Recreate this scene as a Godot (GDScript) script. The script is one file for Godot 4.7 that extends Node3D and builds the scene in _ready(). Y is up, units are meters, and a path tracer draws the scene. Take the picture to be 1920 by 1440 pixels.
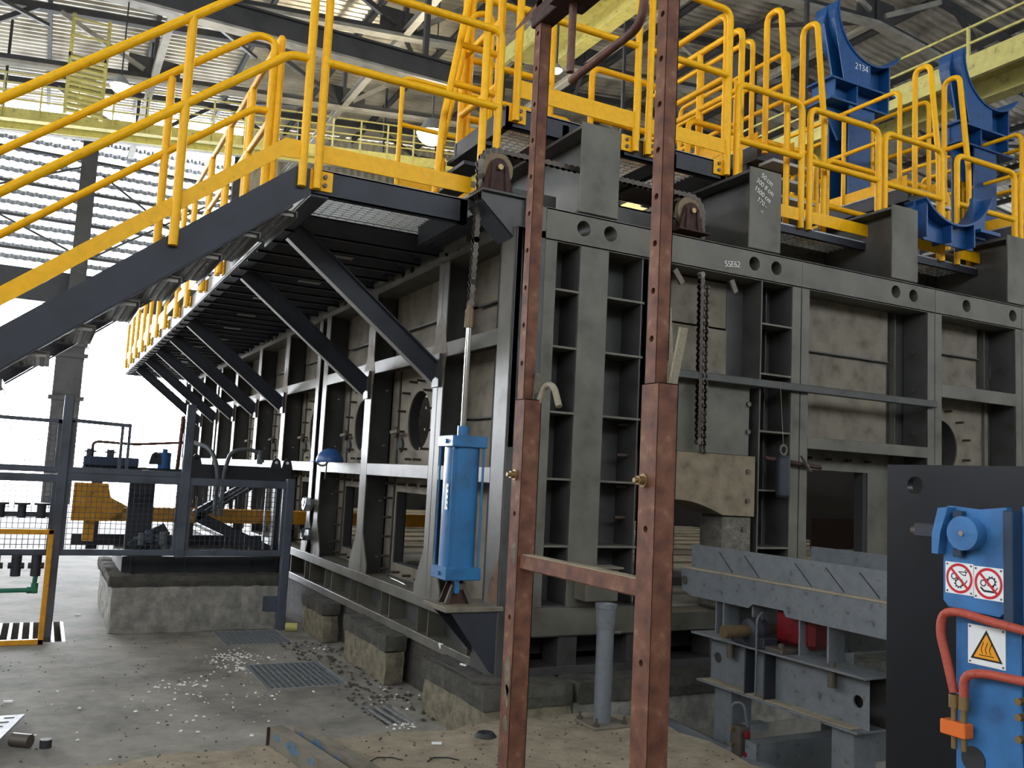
extends Node3D

const XS := 2.90    # outer plane of the furnace's long side
const ZE := -5.65   # outer plane of the furnace's end wall
const FL := -0.20   # main hall floor
var names := {}
var M := {}

# ---------------------------------------------------------------- mesh builder
class B:
	var v := PackedVector3Array()
	var n := PackedVector3Array()
	var c := PackedColorArray()
	func tri(a: Vector3, b: Vector3, d: Vector3) -> void:
		var k := (d - a).cross(b - a).normalized()
		v.append(a); v.append(b); v.append(d)
		n.append(k); n.append(k); n.append(k)
	func quad(a: Vector3, b: Vector3, d: Vector3, e: Vector3) -> void:
		tri(a, b, d); tri(a, d, e)
	func squad(a: Vector3, b: Vector3, d: Vector3, e: Vector3, na: Vector3, nb: Vector3, nd: Vector3, ne: Vector3) -> void:
		v.append(a); v.append(b); v.append(d); v.append(a); v.append(d); v.append(e)
		n.append(na); n.append(nb); n.append(nd); n.append(na); n.append(nd); n.append(ne)
	func hexa(p: Array) -> void:   # p[0..3] bottom ring, p[4..7] top ring, counter-clockwise seen from above
		var m := Vector3.ZERO
		for q in p: m += q
		m /= 8.0
		for f in [[0, 1, 2, 3], [4, 5, 6, 7], [0, 1, 5, 4], [1, 2, 6, 5], [2, 3, 7, 6], [3, 0, 4, 7]]:
			var a: Vector3 = p[f[0]]; var b: Vector3 = p[f[1]]; var d: Vector3 = p[f[2]]; var e: Vector3 = p[f[3]]
			var k := (d - a).cross(b - a)
			if k.dot((a + b + d + e) / 4.0 - m) < 0: quad(e, d, b, a)
			else: quad(a, b, d, e)
	func box(x0: float, x1: float, y0: float, y1: float, z0: float, z1: float) -> void:
		hexa([Vector3(x0, y0, z0), Vector3(x0, y0, z1), Vector3(x1, y0, z1), Vector3(x1, y0, z0), Vector3(x0, y1, z0), Vector3(x0, y1, z1), Vector3(x1, y1, z1), Vector3(x1, y1, z0)])
	func cbox(x0: float, x1: float, y0: float, y1: float, z0: float, z1: float, e: float) -> void:   # chamfered box
		var A := [Vector3(x0, y0, z0), Vector3(x1, y1, z1)]
		var cen: Vector3 = (A[0] + A[1]) / 2.0
		var h: Vector3 = (A[1] - A[0]) / 2.0
		e = minf(e, minf(h.x, minf(h.y, h.z)) * 0.9)
		for ax in 3:
			var u := (ax + 1) % 3
			var w := (ax + 2) % 3
			for s in [-1.0, 1.0]:
				var q := []
				for t in [[-1, -1], [1, -1], [1, 1], [-1, 1]]:
					var P := Vector3.ZERO
					P[ax] = s * h[ax]; P[u] = t[0] * (h[u] - e); P[w] = t[1] * (h[w] - e)
					q.append(cen + P)
				face(q, cen)
			for s in [-1.0, 1.0]:      # edges along ax
				for t in [-1.0, 1.0]:
					var q := []
					for g in [-1.0, 1.0]:
						var P := Vector3.ZERO; var Q := Vector3.ZERO
						P[ax] = g * (h[ax] - e); P[u] = s * h[u]; P[w] = t * (h[w] - e)
						Q[ax] = P[ax]; Q[u] = s * (h[u] - e); Q[w] = t * h[w]
						if g < 0: q.append(cen + P); q.append(cen + Q)
						else: q.append(cen + Q); q.append(cen + P)
					face(q, cen)
		for s in [-1.0, 1.0]:
			for t in [-1.0, 1.0]:
				for g in [-1.0, 1.0]:
					var a := cen + Vector3(s * h.x, t * (h.y - e), g * (h.z - e))
					var b := cen + Vector3(s * (h.x - e), t * h.y, g * (h.z - e))
					var d := cen + Vector3(s * (h.x - e), t * (h.y - e), g * h.z)
					if (d - a).cross(b - a).dot(a - cen) < 0: tri(a, d, b)
					else: tri(a, b, d)
	func face(q: Array, cen: Vector3) -> void:
		var k: Vector3 = (q[2] - q[0]).cross(q[1] - q[0])
		if k.dot((q[0] + q[1] + q[2] + q[3]) / 4.0 - cen) < 0: quad(q[3], q[2], q[1], q[0])
		else: quad(q[0], q[1], q[2], q[3])
	func bar(a: Vector3, b: Vector3, w: float, h: float, up := Vector3.UP) -> void:   # rectangular bar from a to b, w wide, h high
		var d := (b - a).normalized()
		if absf(d.dot(up)) > 0.98: up = Vector3.RIGHT
		var s := d.cross(up).normalized() * w / 2.0
		var t := s.cross(d).normalized() * h / 2.0
		hexa([a - s - t, a + s - t, a + s + t, a - s + t, b - s - t, b + s - t, b + s + t, b - s + t])
	func cyl(a: Vector3, b: Vector3, r: float, sides := 12, r2 := -1.0, caps := true) -> void:
		if r2 < 0: r2 = r
		var d := (b - a).normalized()
		var u := d.cross(Vector3.UP if absf(d.y) < 0.9 else Vector3.RIGHT).normalized()
		var w := d.cross(u)
		for i in sides:
			var t0 := TAU * i / sides; var t1 := TAU * (i + 1) / sides
			var e0 := u * cos(t0) + w * sin(t0); var e1 := u * cos(t1) + w * sin(t1)
			squad(a + e0 * r, a + e1 * r, b + e1 * r2, b + e0 * r2, e0, e1, e1, e0)
			if caps:
				ctri(a, a + e1 * r, a + e0 * r, -d); ctri(b, b + e0 * r2, b + e1 * r2, d)
	func ctri(a: Vector3, b: Vector3, d: Vector3, k: Vector3) -> void:
		v.append(a); v.append(b); v.append(d); n.append(k); n.append(k); n.append(k)
	func tube(p: Array, r: float, sides := 10, caps := true) -> void:   # round tube along a polyline
		var rings := []; var dirs := []
		var u := Vector3.ZERO
		for i in p.size():
			var d: Vector3
			if i == 0: d = p[1] - p[0]
			elif i == p.size() - 1: d = p[i] - p[i - 1]
			else: d = (p[i] - p[i - 1]).normalized() + (p[i + 1] - p[i]).normalized()
			d = d.normalized()
			if i == 0: u = d.cross(Vector3.UP if absf(d.y) < 0.9 else Vector3.RIGHT).normalized()
			else: u = (u - d * u.dot(d)).normalized()
			var w := d.cross(u)
			var k := 1.0
			var ring := []; var ns := []
			for j in sides:
				var e := u * cos(TAU * j / sides) + w * sin(TAU * j / sides)
				ring.append(p[i] + e * r * k); ns.append(e)
			rings.append(ring); dirs.append(ns)
		for i in p.size() - 1:
			for j in sides:
				var k := (j + 1) % sides
				squad(rings[i][j], rings[i][k], rings[i + 1][k], rings[i + 1][j], dirs[i][j], dirs[i][k], dirs[i + 1][k], dirs[i + 1][j])
		if caps:
			for j in sides:
				var k := (j + 1) % sides
				ctri(p[0], rings[0][k], rings[0][j], (p[0] - p[1]).normalized())
				var z: int = p.size() - 1
				ctri(p[z], rings[z][j], rings[z][k], (p[z] - p[z - 1]).normalized())
	func prism(poly: Array, o: Vector3, u: Vector3, w: Vector3, d: Vector3) -> void:   # polygon in the (u, w) plane pushed along d
		var pts := PackedVector2Array()
		for q in poly: pts.append(q)
		var ix := Geometry2D.triangulate_polygon(pts)
		var nn := u.cross(w)
		if nn.dot(d) < 0: nn = -nn
		nn = nn.normalized()
		var P := []
		for q in pts: P.append(o + u * q.x + w * q.y)
		for i in range(0, ix.size(), 3):
			ctri(P[ix[i]], P[ix[i + 1]], P[ix[i + 2]], -nn)
			ctri(P[ix[i]] + d, P[ix[i + 2]] + d, P[ix[i + 1]] + d, nn)
		var cw := Geometry2D.is_polygon_clockwise(pts)
		for i in P.size():
			var a: Vector3 = P[i]; var b: Vector3 = P[(i + 1) % P.size()]
			var k := (b - a).cross(d).normalized()
			if (u.cross(w).dot(d) < 0) != cw: k = -k
			v.append(a); v.append(b); v.append(b + d); v.append(a); v.append(b + d); v.append(a + d)
			for j in 6: n.append(k)
	func lathe(prof: Array, o: Vector3, ax: Vector3, sides := 24) -> void:   # (radius, height) pairs turned about ax
		var u := ax.cross(Vector3.UP if absf(ax.y) < 0.9 else Vector3.RIGHT).normalized()
		var w := ax.cross(u)
		for i in prof.size() - 1:
			var a: Vector2 = prof[i]; var b: Vector2 = prof[i + 1]
			var sl := Vector2(b.y - a.y, a.x - b.x).normalized()
			for j in sides:
				var t0 := TAU * j / sides; var t1 := TAU * (j + 1) / sides
				var e0 := u * cos(t0) + w * sin(t0); var e1 := u * cos(t1) + w * sin(t1)
				var n0 := e0 * sl.x + ax * sl.y; var n1 := e1 * sl.x + ax * sl.y
				squad(o + e0 * a.x + ax * a.y, o + e1 * a.x + ax * a.y, o + e1 * b.x + ax * b.y, o + e0 * b.x + ax * b.y, n0, n1, n1, n0)
	func holed(o: Vector3, u: Vector3, w: Vector3, a: Vector2, b: Vector2, cc: Vector2, r: float, depth: Vector3) -> void:   # rectangle a..b with a round hole, a rim of length depth behind it
		var ts := []
		for i in 32: ts.append(TAU * i / 32)
		for q in [a, b, Vector2(a.x, b.y), Vector2(b.x, a.y)]: ts.append(fposmod((q - cc).angle(), TAU))
		ts.sort()
		var nn := u.cross(w)
		if nn.dot(depth) > 0: nn = -nn
		for i in ts.size():
			var t0: float = ts[i]; var t1: float = ts[(i + 1) % ts.size()]
			var I := []; var O := []
			for t in [t0, t1]:
				var dd := Vector2(cos(t), sin(t))
				var k := 1e9
				if absf(dd.x) > 1e-6: k = minf(k, ((b.x if dd.x > 0 else a.x) - cc.x) / dd.x)
				if absf(dd.y) > 1e-6: k = minf(k, ((b.y if dd.y > 0 else a.y) - cc.y) / dd.y)
				var qi := cc + dd * r; var qo := cc + dd * k
				I.append(o + u * qi.x + w * qi.y); O.append(o + u * qo.x + w * qo.y)
			if t1 == t0: continue
			v.append(I[0]); v.append(O[0]); v.append(O[1]); v.append(I[0]); v.append(O[1]); v.append(I[1])
			for j in 6: n.append(nn)
			var e0 := -(u * cos(t0) + w * sin(t0)); var e1 := -(u * cos(t1) + w * sin(t1))
			squad(I[0], I[1], I[1] + depth, I[0] + depth, e0, e1, e1, e0)
	func mesh() -> ArrayMesh:
		var m := ArrayMesh.new()
		var ar := []
		ar.resize(Mesh.ARRAY_MAX)
		# front faces run clockwise: turn every triangle whose winding disagrees with its normal
		for i in range(0, v.size(), 3):
			var k := (v[i + 2] - v[i]).cross(v[i + 1] - v[i])
			if k.dot(n[i] + n[i + 1] + n[i + 2]) < 0:
				var t := v[i + 1]; v[i + 1] = v[i + 2]; v[i + 2] = t
				t = n[i + 1]; n[i + 1] = n[i + 2]; n[i + 2] = t
		ar[Mesh.ARRAY_VERTEX] = v; ar[Mesh.ARRAY_NORMAL] = n
		m.add_surface_from_arrays(Mesh.PRIMITIVE_TRIANGLES, ar)
		return m

func numbered(s: String) -> String:
	var k: int = names.get(s, 0)
	names[s] = k + 1
	return s if k == 0 else "%s_%03d" % [s, k]

func put(parent: Node, called: String, mesh: Mesh, m: Material) -> MeshInstance3D:   # geometry given in world coordinates
	var o := MeshInstance3D.new()
	o.mesh = mesh
	o.material_override = m
	if parent == self:
		o.name = numbered(called); add_child(o)
	else:
		o.name = called; parent.add_child(o, true)
		o.position = -parent.global_position
	return o

func part(parent: Node, called: String, b: B, m: Material) -> MeshInstance3D:
	return put(parent, called, b.mesh(), m)

func inst(parent: Node, called: String, mesh: Mesh, m: Material, t: Transform3D) -> MeshInstance3D:
	var o := MeshInstance3D.new()
	o.mesh = mesh
	o.material_override = m
	if parent == self:
		o.name = numbered(called); add_child(o)
	else:
		o.name = called; parent.add_child(o, true)
	o.global_transform = t
	return o

func tag(o: Node, label: String, category: String, group := "", kind := "") -> Node:
	if label: o.set_meta("label", label)
	if category: o.set_meta("category", category)
	if group: o.set_meta("group", group)
	if kind: o.set_meta("kind", kind)
	return o

func thing(called: String, label: String, category: String, at: Vector3, group := "") -> Node3D:
	var o := Node3D.new()
	o.name = numbered(called)
	add_child(o)
	o.position = at
	tag(o, label, category, group)
	return o

func struct(called: String, at := Vector3.ZERO, label := "") -> Node3D:
	var o := Node3D.new()
	o.name = numbered(called)
	add_child(o)
	o.position = at
	o.set_meta("kind", "structure")
	if label: o.set_meta("label", label)
	return o

func onebox(parent: Node, called: String, m: Material, x0: float, x1: float, y0: float, y1: float, z0: float, z1: float, e := 0.0) -> MeshInstance3D:
	var b := B.new()
	if e > 0: b.cbox(x0, x1, y0, y1, z0, z1, e)
	else: b.box(x0, x1, y0, y1, z0, z1)
	return part(parent, called, b, m)

func onebar(parent: Node, called: String, m: Material, a: Vector3, c: Vector3, w: float, h: float, up := Vector3.UP) -> MeshInstance3D:
	var b := B.new()
	b.bar(a, c, w, h, up)
	return part(parent, called, b, m)

func onetube(parent: Node, called: String, m: Material, p: Array, r: float, sides := 10) -> MeshInstance3D:
	var b := B.new()
	b.tube(p, r, sides)
	return part(parent, called, b, m)

func ibeam(b: B, a: Vector3, c: Vector3, w: float, h: float, t: float, up := Vector3.UP) -> void:
	var d := (c - a).normalized()
	var s := d.cross(up).normalized()
	var q := s.cross(d).normalized()
	b.bar(a, c, t, h - 2 * t, up)
	b.bar(a + q * (h - t) / 2, c + q * (h - t) / 2, w, t, up)
	b.bar(a - q * (h - t) / 2, c - q * (h - t) / 2, w, t, up)

func arc(p: Array, r := 0.09, steps := 4) -> Array:   # rounds the corners of a polyline
	var o := [p[0]]
	for i in range(1, p.size() - 1):
		var a: Vector3 = p[i - 1]; var b: Vector3 = p[i]; var c: Vector3 = p[i + 1]
		var k: float = minf(r, minf(a.distance_to(b), c.distance_to(b)) * 0.48)
		var s := b + (a - b).normalized() * k
		var e := b + (c - b).normalized() * k
		for j in steps + 1:
			var t := float(j) / steps
			o.append(s.lerp(b, t).lerp(b.lerp(e, t), t))
	o.append(p[p.size() - 1])
	return o

func c8(r: float, g: float, b: float) -> Color:
	return Color(r / 255.0, g / 255.0, b / 255.0)

func ntex(sd: int, freq: float, oct: int, stops: Array, size := 512, type := FastNoiseLite.TYPE_SIMPLEX_SMOOTH, gain := 0.55) -> NoiseTexture2D:
	var f := FastNoiseLite.new()
	f.seed = sd; f.noise_type = type; f.frequency = freq
	f.fractal_type = FastNoiseLite.FRACTAL_FBM; f.fractal_octaves = oct; f.fractal_gain = gain
	var t := NoiseTexture2D.new()
	t.width = size; t.height = size; t.seamless = true; t.noise = f
	if stops:
		var g := Gradient.new()
		var off := PackedFloat32Array(); var col := PackedColorArray()
		for s in stops: off.append(s[0]); col.append(s[1])
		g.offsets = off; g.colors = col
		t.color_ramp = g
	return t

func mat(key: String, col: Color, rough: float, metal := 0.0, tex: Texture2D = null, scale := 1.0, bump: Texture2D = null, relief := 0.0) -> StandardMaterial3D:
	var m := StandardMaterial3D.new()
	m.resource_name = key
	m.albedo_color = col; m.roughness = rough; m.metallic = metal
	if tex or bump:
		m.uv1_triplanar = true; m.uv1_world_triplanar = true; m.uv1_scale = Vector3.ONE * scale
	if tex: m.albedo_texture = tex
	if bump:
		m.heightmap_enabled = true; m.heightmap_texture = bump; m.heightmap_scale = relief
	M[key] = m
	return m

func materials() -> void:
	var g := func(a: float) -> Color: return Color(a, a, a)
	var soft := ntex(1, 0.006, 5, [[0.0, g.call(0.72)], [0.35, g.call(0.9)], [0.6, g.call(0.97)], [1.0, g.call(1.0)]])
	var worn := ntex(2, 0.008, 6, [[0.0, Color(0.7, 0.67, 0.63)], [0.3, Color(0.87, 0.86, 0.84)], [0.55, Color(0.94, 0.93, 0.91)], [0.8, Color(1, 0.99, 0.97)], [1.0, Color(0.98, 0.94, 0.86)]])
	var scuff := ntex(3, 0.02, 4, [[0.0, g.call(0.55)], [0.22, g.call(0.9)], [0.75, g.call(1.0)], [0.9, Color(0.9, 0.86, 0.78)], [1.0, Color(0.75, 0.7, 0.62)]])
	var rusty := ntex(4, 0.012, 6, [[0.0, c8(84, 52, 40)], [0.3, c8(108, 68, 52)], [0.5, c8(122, 78, 59)], [0.72, c8(134, 89, 69)], [0.86, c8(146, 106, 86)], [1.0, c8(164, 138, 114)]])
	var conc := ntex(5, 0.007, 7, [[0.0, c8(108, 105, 101)], [0.3, c8(130, 127, 121)], [0.55, c8(146, 142, 135)], [0.8, c8(158, 153, 146)], [1.0, c8(176, 170, 160)]], 1024, FastNoiseLite.TYPE_SIMPLEX_SMOOTH, 0.72)
	var conc2 := ntex(6, 0.01, 6, [[0.0, c8(104, 102, 98)], [0.35, c8(124, 121, 115)], [0.5, c8(134, 131, 124)], [0.65, c8(146, 141, 133)], [1.0, c8(170, 163, 151)]], 512, FastNoiseLite.TYPE_SIMPLEX_SMOOTH, 0.72)
	var sandy := ntex(7, 0.01, 7, [[0.0, c8(110, 100, 86)], [0.3, c8(138, 127, 110)], [0.6, c8(152, 141, 122)], [1.0, c8(172, 160, 139)]], 1024, FastNoiseLite.TYPE_SIMPLEX_SMOOTH, 0.72)
	var chip := ntex(12, 0.03, 3, [[0.0, Color(0.5, 0.42, 0.3)], [0.1, g.call(0.93)], [0.5, g.call(0.97)], [1.0, g.call(1.0)]])
	var fine := ntex(8, 0.05, 4, [])
	var rough := ntex(9, 0.02, 6, [])
	var galv := ntex(10, 0.03, 3, [[0.0, g.call(0.7)], [0.5, g.call(0.88)], [1.0, g.call(1.0)]], 256, FastNoiseLite.TYPE_CELLULAR)
	var streak := ntex(11, 0.01, 5, [[0.0, c8(120, 112, 104)], [0.4, c8(176, 170, 160)], [0.7, c8(206, 200, 188)], [1.0, c8(226, 220, 208)]])
	# painted steel
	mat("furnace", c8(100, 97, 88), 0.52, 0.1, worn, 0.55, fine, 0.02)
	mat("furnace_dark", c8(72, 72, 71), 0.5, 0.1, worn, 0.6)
	mat("plate_dusty", c8(122, 115, 102), 0.75, 0.0, worn, 0.8, fine, 0.03)
	mat("beam_grey", c8(88, 87, 85), 0.5, 0.1, worn, 0.5)
	mat("charcoal", c8(42, 45, 54), 0.55, 0.1, soft, 0.7)
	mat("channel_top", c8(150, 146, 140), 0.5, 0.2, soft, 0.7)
	mat("black_steel", c8(40, 42, 47), 0.55, 0.1, soft, 0.6)
	mat("yellow", c8(248, 184, 14), 0.42, 0.0, chip, 0.9).metallic_specular = 0.35
	mat("yellow_crane", c8(190, 182, 108), 0.55, 0.0, scuff, 0.4)
	mat("yellow_beam", c8(214, 150, 24), 0.5, 0.0, scuff, 0.6)
	mat("blue_cyl", c8(12, 102, 156), 0.22, 0.0, soft, 0.8).clearcoat_enabled = true
	mat("blue_cradle", c8(16, 72, 130), 0.42, 0.0, scuff, 0.7)
	mat("blue_machine", c8(58, 116, 172), 0.42, 0.0, soft, 1.2)
	mat("blue_dark", c8(36, 58, 84), 0.45, 0.0, soft, 1.2)
	mat("hat_blue", c8(44, 86, 142), 0.3)
	mat("conveyor", c8(112, 116, 120), 0.5, 0.1, scuff, 0.8, fine, 0.02)
	mat("machine_plate", c8(18, 21, 28), 0.35, 0.1, soft, 0.9)
	mat("rust", c8(214, 208, 196), 0.75, 0.0, rusty, 1.3, rough, 0.1)
	mat("rust_dark", c8(120, 112, 110), 0.75, 0.0, rusty, 2.0, rough, 0.1)
	mat("rust_pipe", c8(190, 175, 175), 0.6, 0.0, rusty, 2.2)
	mat("chain", c8(98, 90, 82), 0.42, 0.5)
	mat("greasy", c8(104, 86, 62), 0.45, 0.4, scuff, 2.0)
	mat("chrome", c8(236, 232, 228), 0.12, 1.0)
	mat("galv", c8(176, 178, 180), 0.55, 0.4, galv, 3.0)
	mat("grating", c8(176, 180, 182), 0.5, 0.2)
	mat("grate_steel", c8(120, 124, 126), 0.6, 0.2)
	mat("brass", c8(140, 116, 78), 0.4, 0.6)
	mat("bolt", c8(92, 84, 76), 0.5, 0.5)
	mat("stud", c8(78, 66, 58), 0.6, 0.3)
	mat("burnt", c8(108, 96, 82), 0.7, 0.0, worn, 1.5)
	mat("red", c8(112, 18, 24), 0.35, 0.0, soft, 2.0)
	mat("orange", c8(214, 104, 36), 0.5)
	mat("hose_red", c8(176, 74, 56), 0.6, 0.0, scuff, 4.0)
	mat("rubber", c8(38, 38, 40), 0.6)
	mat("hose_grey", c8(84, 88, 92), 0.5)
	mat("green", c8(26, 112, 88), 0.5, 0.0, soft, 2.0)
	mat("rope", c8(150, 140, 120), 0.9, 0.0, scuff, 6.0, rough, 0.3)
	mat("white", c8(232, 232, 228), 0.5)
	mat("foil", c8(190, 192, 196), 0.25, 0.9)
	mat("hole", c8(10, 10, 11), 0.9)
	# masonry, ground, building
	mat("floor", c8(240, 238, 234), 0.85, 0.0, conc, 0.16, rough, 0.25)
	mat("slab", Color.WHITE, 0.92, 0.0, sandy, 0.3, rough, 0.5)
	mat("block", Color.WHITE, 0.9, 0.0, conc2, 0.7, rough, 0.8)
	mat("block_cap", c8(150, 150, 148), 0.9, 0.0, conc2, 0.9, rough, 0.6)
	mat("plaster", c8(216, 208, 190), 0.9, 0.0, conc2, 1.2, rough, 0.8)
	mat("soil", c8(70, 66, 60), 0.95, 0.0, worn, 1.5, rough, 0.8)
	mat("refractory", c8(128, 116, 98), 0.9, 0.0, worn, 1.0, rough, 0.5)
	mat("hearth", c8(168, 164, 156), 0.85, 0.0, worn, 0.7)
	mat("lining", c8(52, 50, 50), 0.95)
	mat("jamb", c8(186, 182, 172), 0.9, 0.0, conc2, 2.0, rough, 1.0)
	mat("sheet", Color.WHITE, 0.34, 0.6, streak, 0.12)
	mat("cladding", c8(196, 188, 166), 0.55, 0.1, soft, 0.2)
	mat("strip_sheet", c8(140, 142, 146), 0.5, 0.2, soft, 0.2)
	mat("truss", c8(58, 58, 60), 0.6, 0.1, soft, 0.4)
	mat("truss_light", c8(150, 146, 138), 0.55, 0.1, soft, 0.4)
	mat("wall_paint", c8(150, 148, 142), 0.8, 0.0, soft, 0.1)
	mat("rust_stain", c8(122, 94, 70), 0.8, 0.0, worn, 2.0)
	for k in ["floor", "slab", "block", "block_cap", "plaster"]: M[k].metallic_specular = 0.18
	mat("old_blue", c8(86, 116, 142), 0.7, 0.0, worn, 3.0)
	mat("debris", c8(226, 224, 216), 0.9)
	mat("clod", c8(76, 70, 62), 0.95)
	mat("mesh_wire", c8(48, 54, 66), 0.5, 0.2)
	mat("cage", c8(78, 84, 96), 0.5, 0.1, soft, 0.8)
	var w := mat("glazing", c8(240, 244, 250), 0.6)
	w.emission_enabled = true; w.emission = Color(0.93, 0.97, 1.0); w.emission_energy_multiplier = GLAZE
	var l := mat("lamp_glow", c8(255, 250, 236), 0.5)
	l.emission_enabled = true; l.emission = Color(1.0, 0.97, 0.88); l.emission_energy_multiplier = 14.0

const GLAZE := 5.0
const LAMPS := [   # flood lamps hung under the roof: place, energy, size of the glowing face
	[Vector3(0.76, 9.37, -20.0), 16.0, 0.42, "small flood lamp hanging beside the pale yellow ladder"],
	[Vector3(9.35, 11.6, -24.0), 60.0, 0.9, "large dazzling flood lamp on the pale yellow catwalk before the ribbed wall"],
	[Vector3(7.86, 9.22, -14.0), 9.0, 0.22, "round glowing lamp seen behind the rust-brown pipe frame"]]

func _ready() -> void:
	# ---- camera
	var cam := Camera3D.new()
	cam.name = "camera"
	var yaw := -0.478092661; var pit := 0.103334442; var rol := 0.0499434483
	cam.transform = Transform3D(Basis(Vector3.UP, yaw) * Basis(Vector3.RIGHT, pit) * Basis(Vector3.BACK, rol), Vector3(0, 1.6, 0))
	cam.fov = rad_to_deg(2.0 * atan(720.0 / 1677.65))
	cam.near = 0.05; cam.far = 400.0
	add_child(cam)
	cam.current = true
	# ---- sky: flat white overcast
	var sm := ProceduralSkyMaterial.new()
	sm.sky_top_color = Color(0.86, 0.9, 0.96); sm.sky_horizon_color = Color(0.97, 0.98, 1.0)
	sm.ground_horizon_color = Color(0.85, 0.85, 0.84); sm.ground_bottom_color = Color(0.6, 0.6, 0.58)
	sm.sky_energy_multiplier = 7.0; sm.ground_energy_multiplier = 4.0
	sm.sun_angle_max = 0.0
	var sk := Sky.new()
	sk.sky_material = sm
	var env := Environment.new()
	env.background_mode = Environment.BG_SKY
	env.sky = sk
	env.tonemap_mode = Environment.TONE_MAPPER_LINEAR
	env.tonemap_exposure = 0.66
	env.sdfgi_enabled = true; env.ssao_enabled = true; env.ssil_enabled = true
	var we := WorldEnvironment.new()
	we.name = "environment"
	we.environment = env
	add_child(we)
	# ---- daylight through the hall's high glazing (each light lies just in front of its glazed band)
	daylight("daylight_front", Vector3(14, 10.5, 13.4), Vector3(0, 0, -1), 44.0, 5.0, 0.62)
	daylight("daylight_left", Vector3(-11.4, 8.0, -12.0), Vector3(1, 0, 0), 46.0, 5.0, 0.75)
	daylight("daylight_right", Vector3(51.4, 8.0, -12.0), Vector3(-1, 0, 0), 46.0, 5.0, 0.9)
	daylight("daylight_back", Vector3(-2.4, 11.4, -37.2), Vector3(0, 0, 1), 17.0, 4.6, 1.2)
	materials()
	shell()
	roof()
	ground()
	furnace_side()
	furnace_end()
	furnace_top()
	walkway()
	stair()
	roof_decks()
	cradles()
	cylinder_hoist()
	rusty_frame()
	foundations()
	charging_table()
	blue_machine()
	cage_area()
	small_things()
	lamps()

func daylight(called: String, at: Vector3, dir: Vector3, w: float, h: float, e: float) -> void:
	var a := AreaLight3D.new()
	a.name = called
	a.area_size = Vector2(w, h)
	a.area_normalize_energy = false
	a.light_energy = e
	a.light_color = Color(0.94, 0.97, 1.0)
	a.area_range = 90.0
	a.shadow_enabled = true
	add_child(a)
	a.look_at_from_position(at, at + dir, Vector3.UP)

func roof_y(x: float) -> float:
	return 17.2 - 0.1 * absf(x - 20.0)

func corr(b: B, x0: float, x1: float, y0: Callable, y1: Callable, z: float, pitch: float, amp: float, tilt := 0.0) -> void:   # upright ribbed sheet in the plane z
	var k := int((x1 - x0) / pitch * 4.0)
	for i in k:
		var a := x0 + (x1 - x0) * i / k; var c := x0 + (x1 - x0) * (i + 1) / k
		var za: float = z + amp * [0.0, 1.0, 1.0, 0.0][i % 4]; var zc: float = z + amp * [0.0, 1.0, 1.0, 0.0][(i + 1) % 4]
		b.quad(Vector3(a, y0.call(a), za + tilt), Vector3(a, y1.call(a), za), Vector3(c, y1.call(c), zc), Vector3(c, y0.call(c), zc + tilt))

func flat(y: float) -> Callable:
	return func(_x: float) -> float: return y

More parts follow.
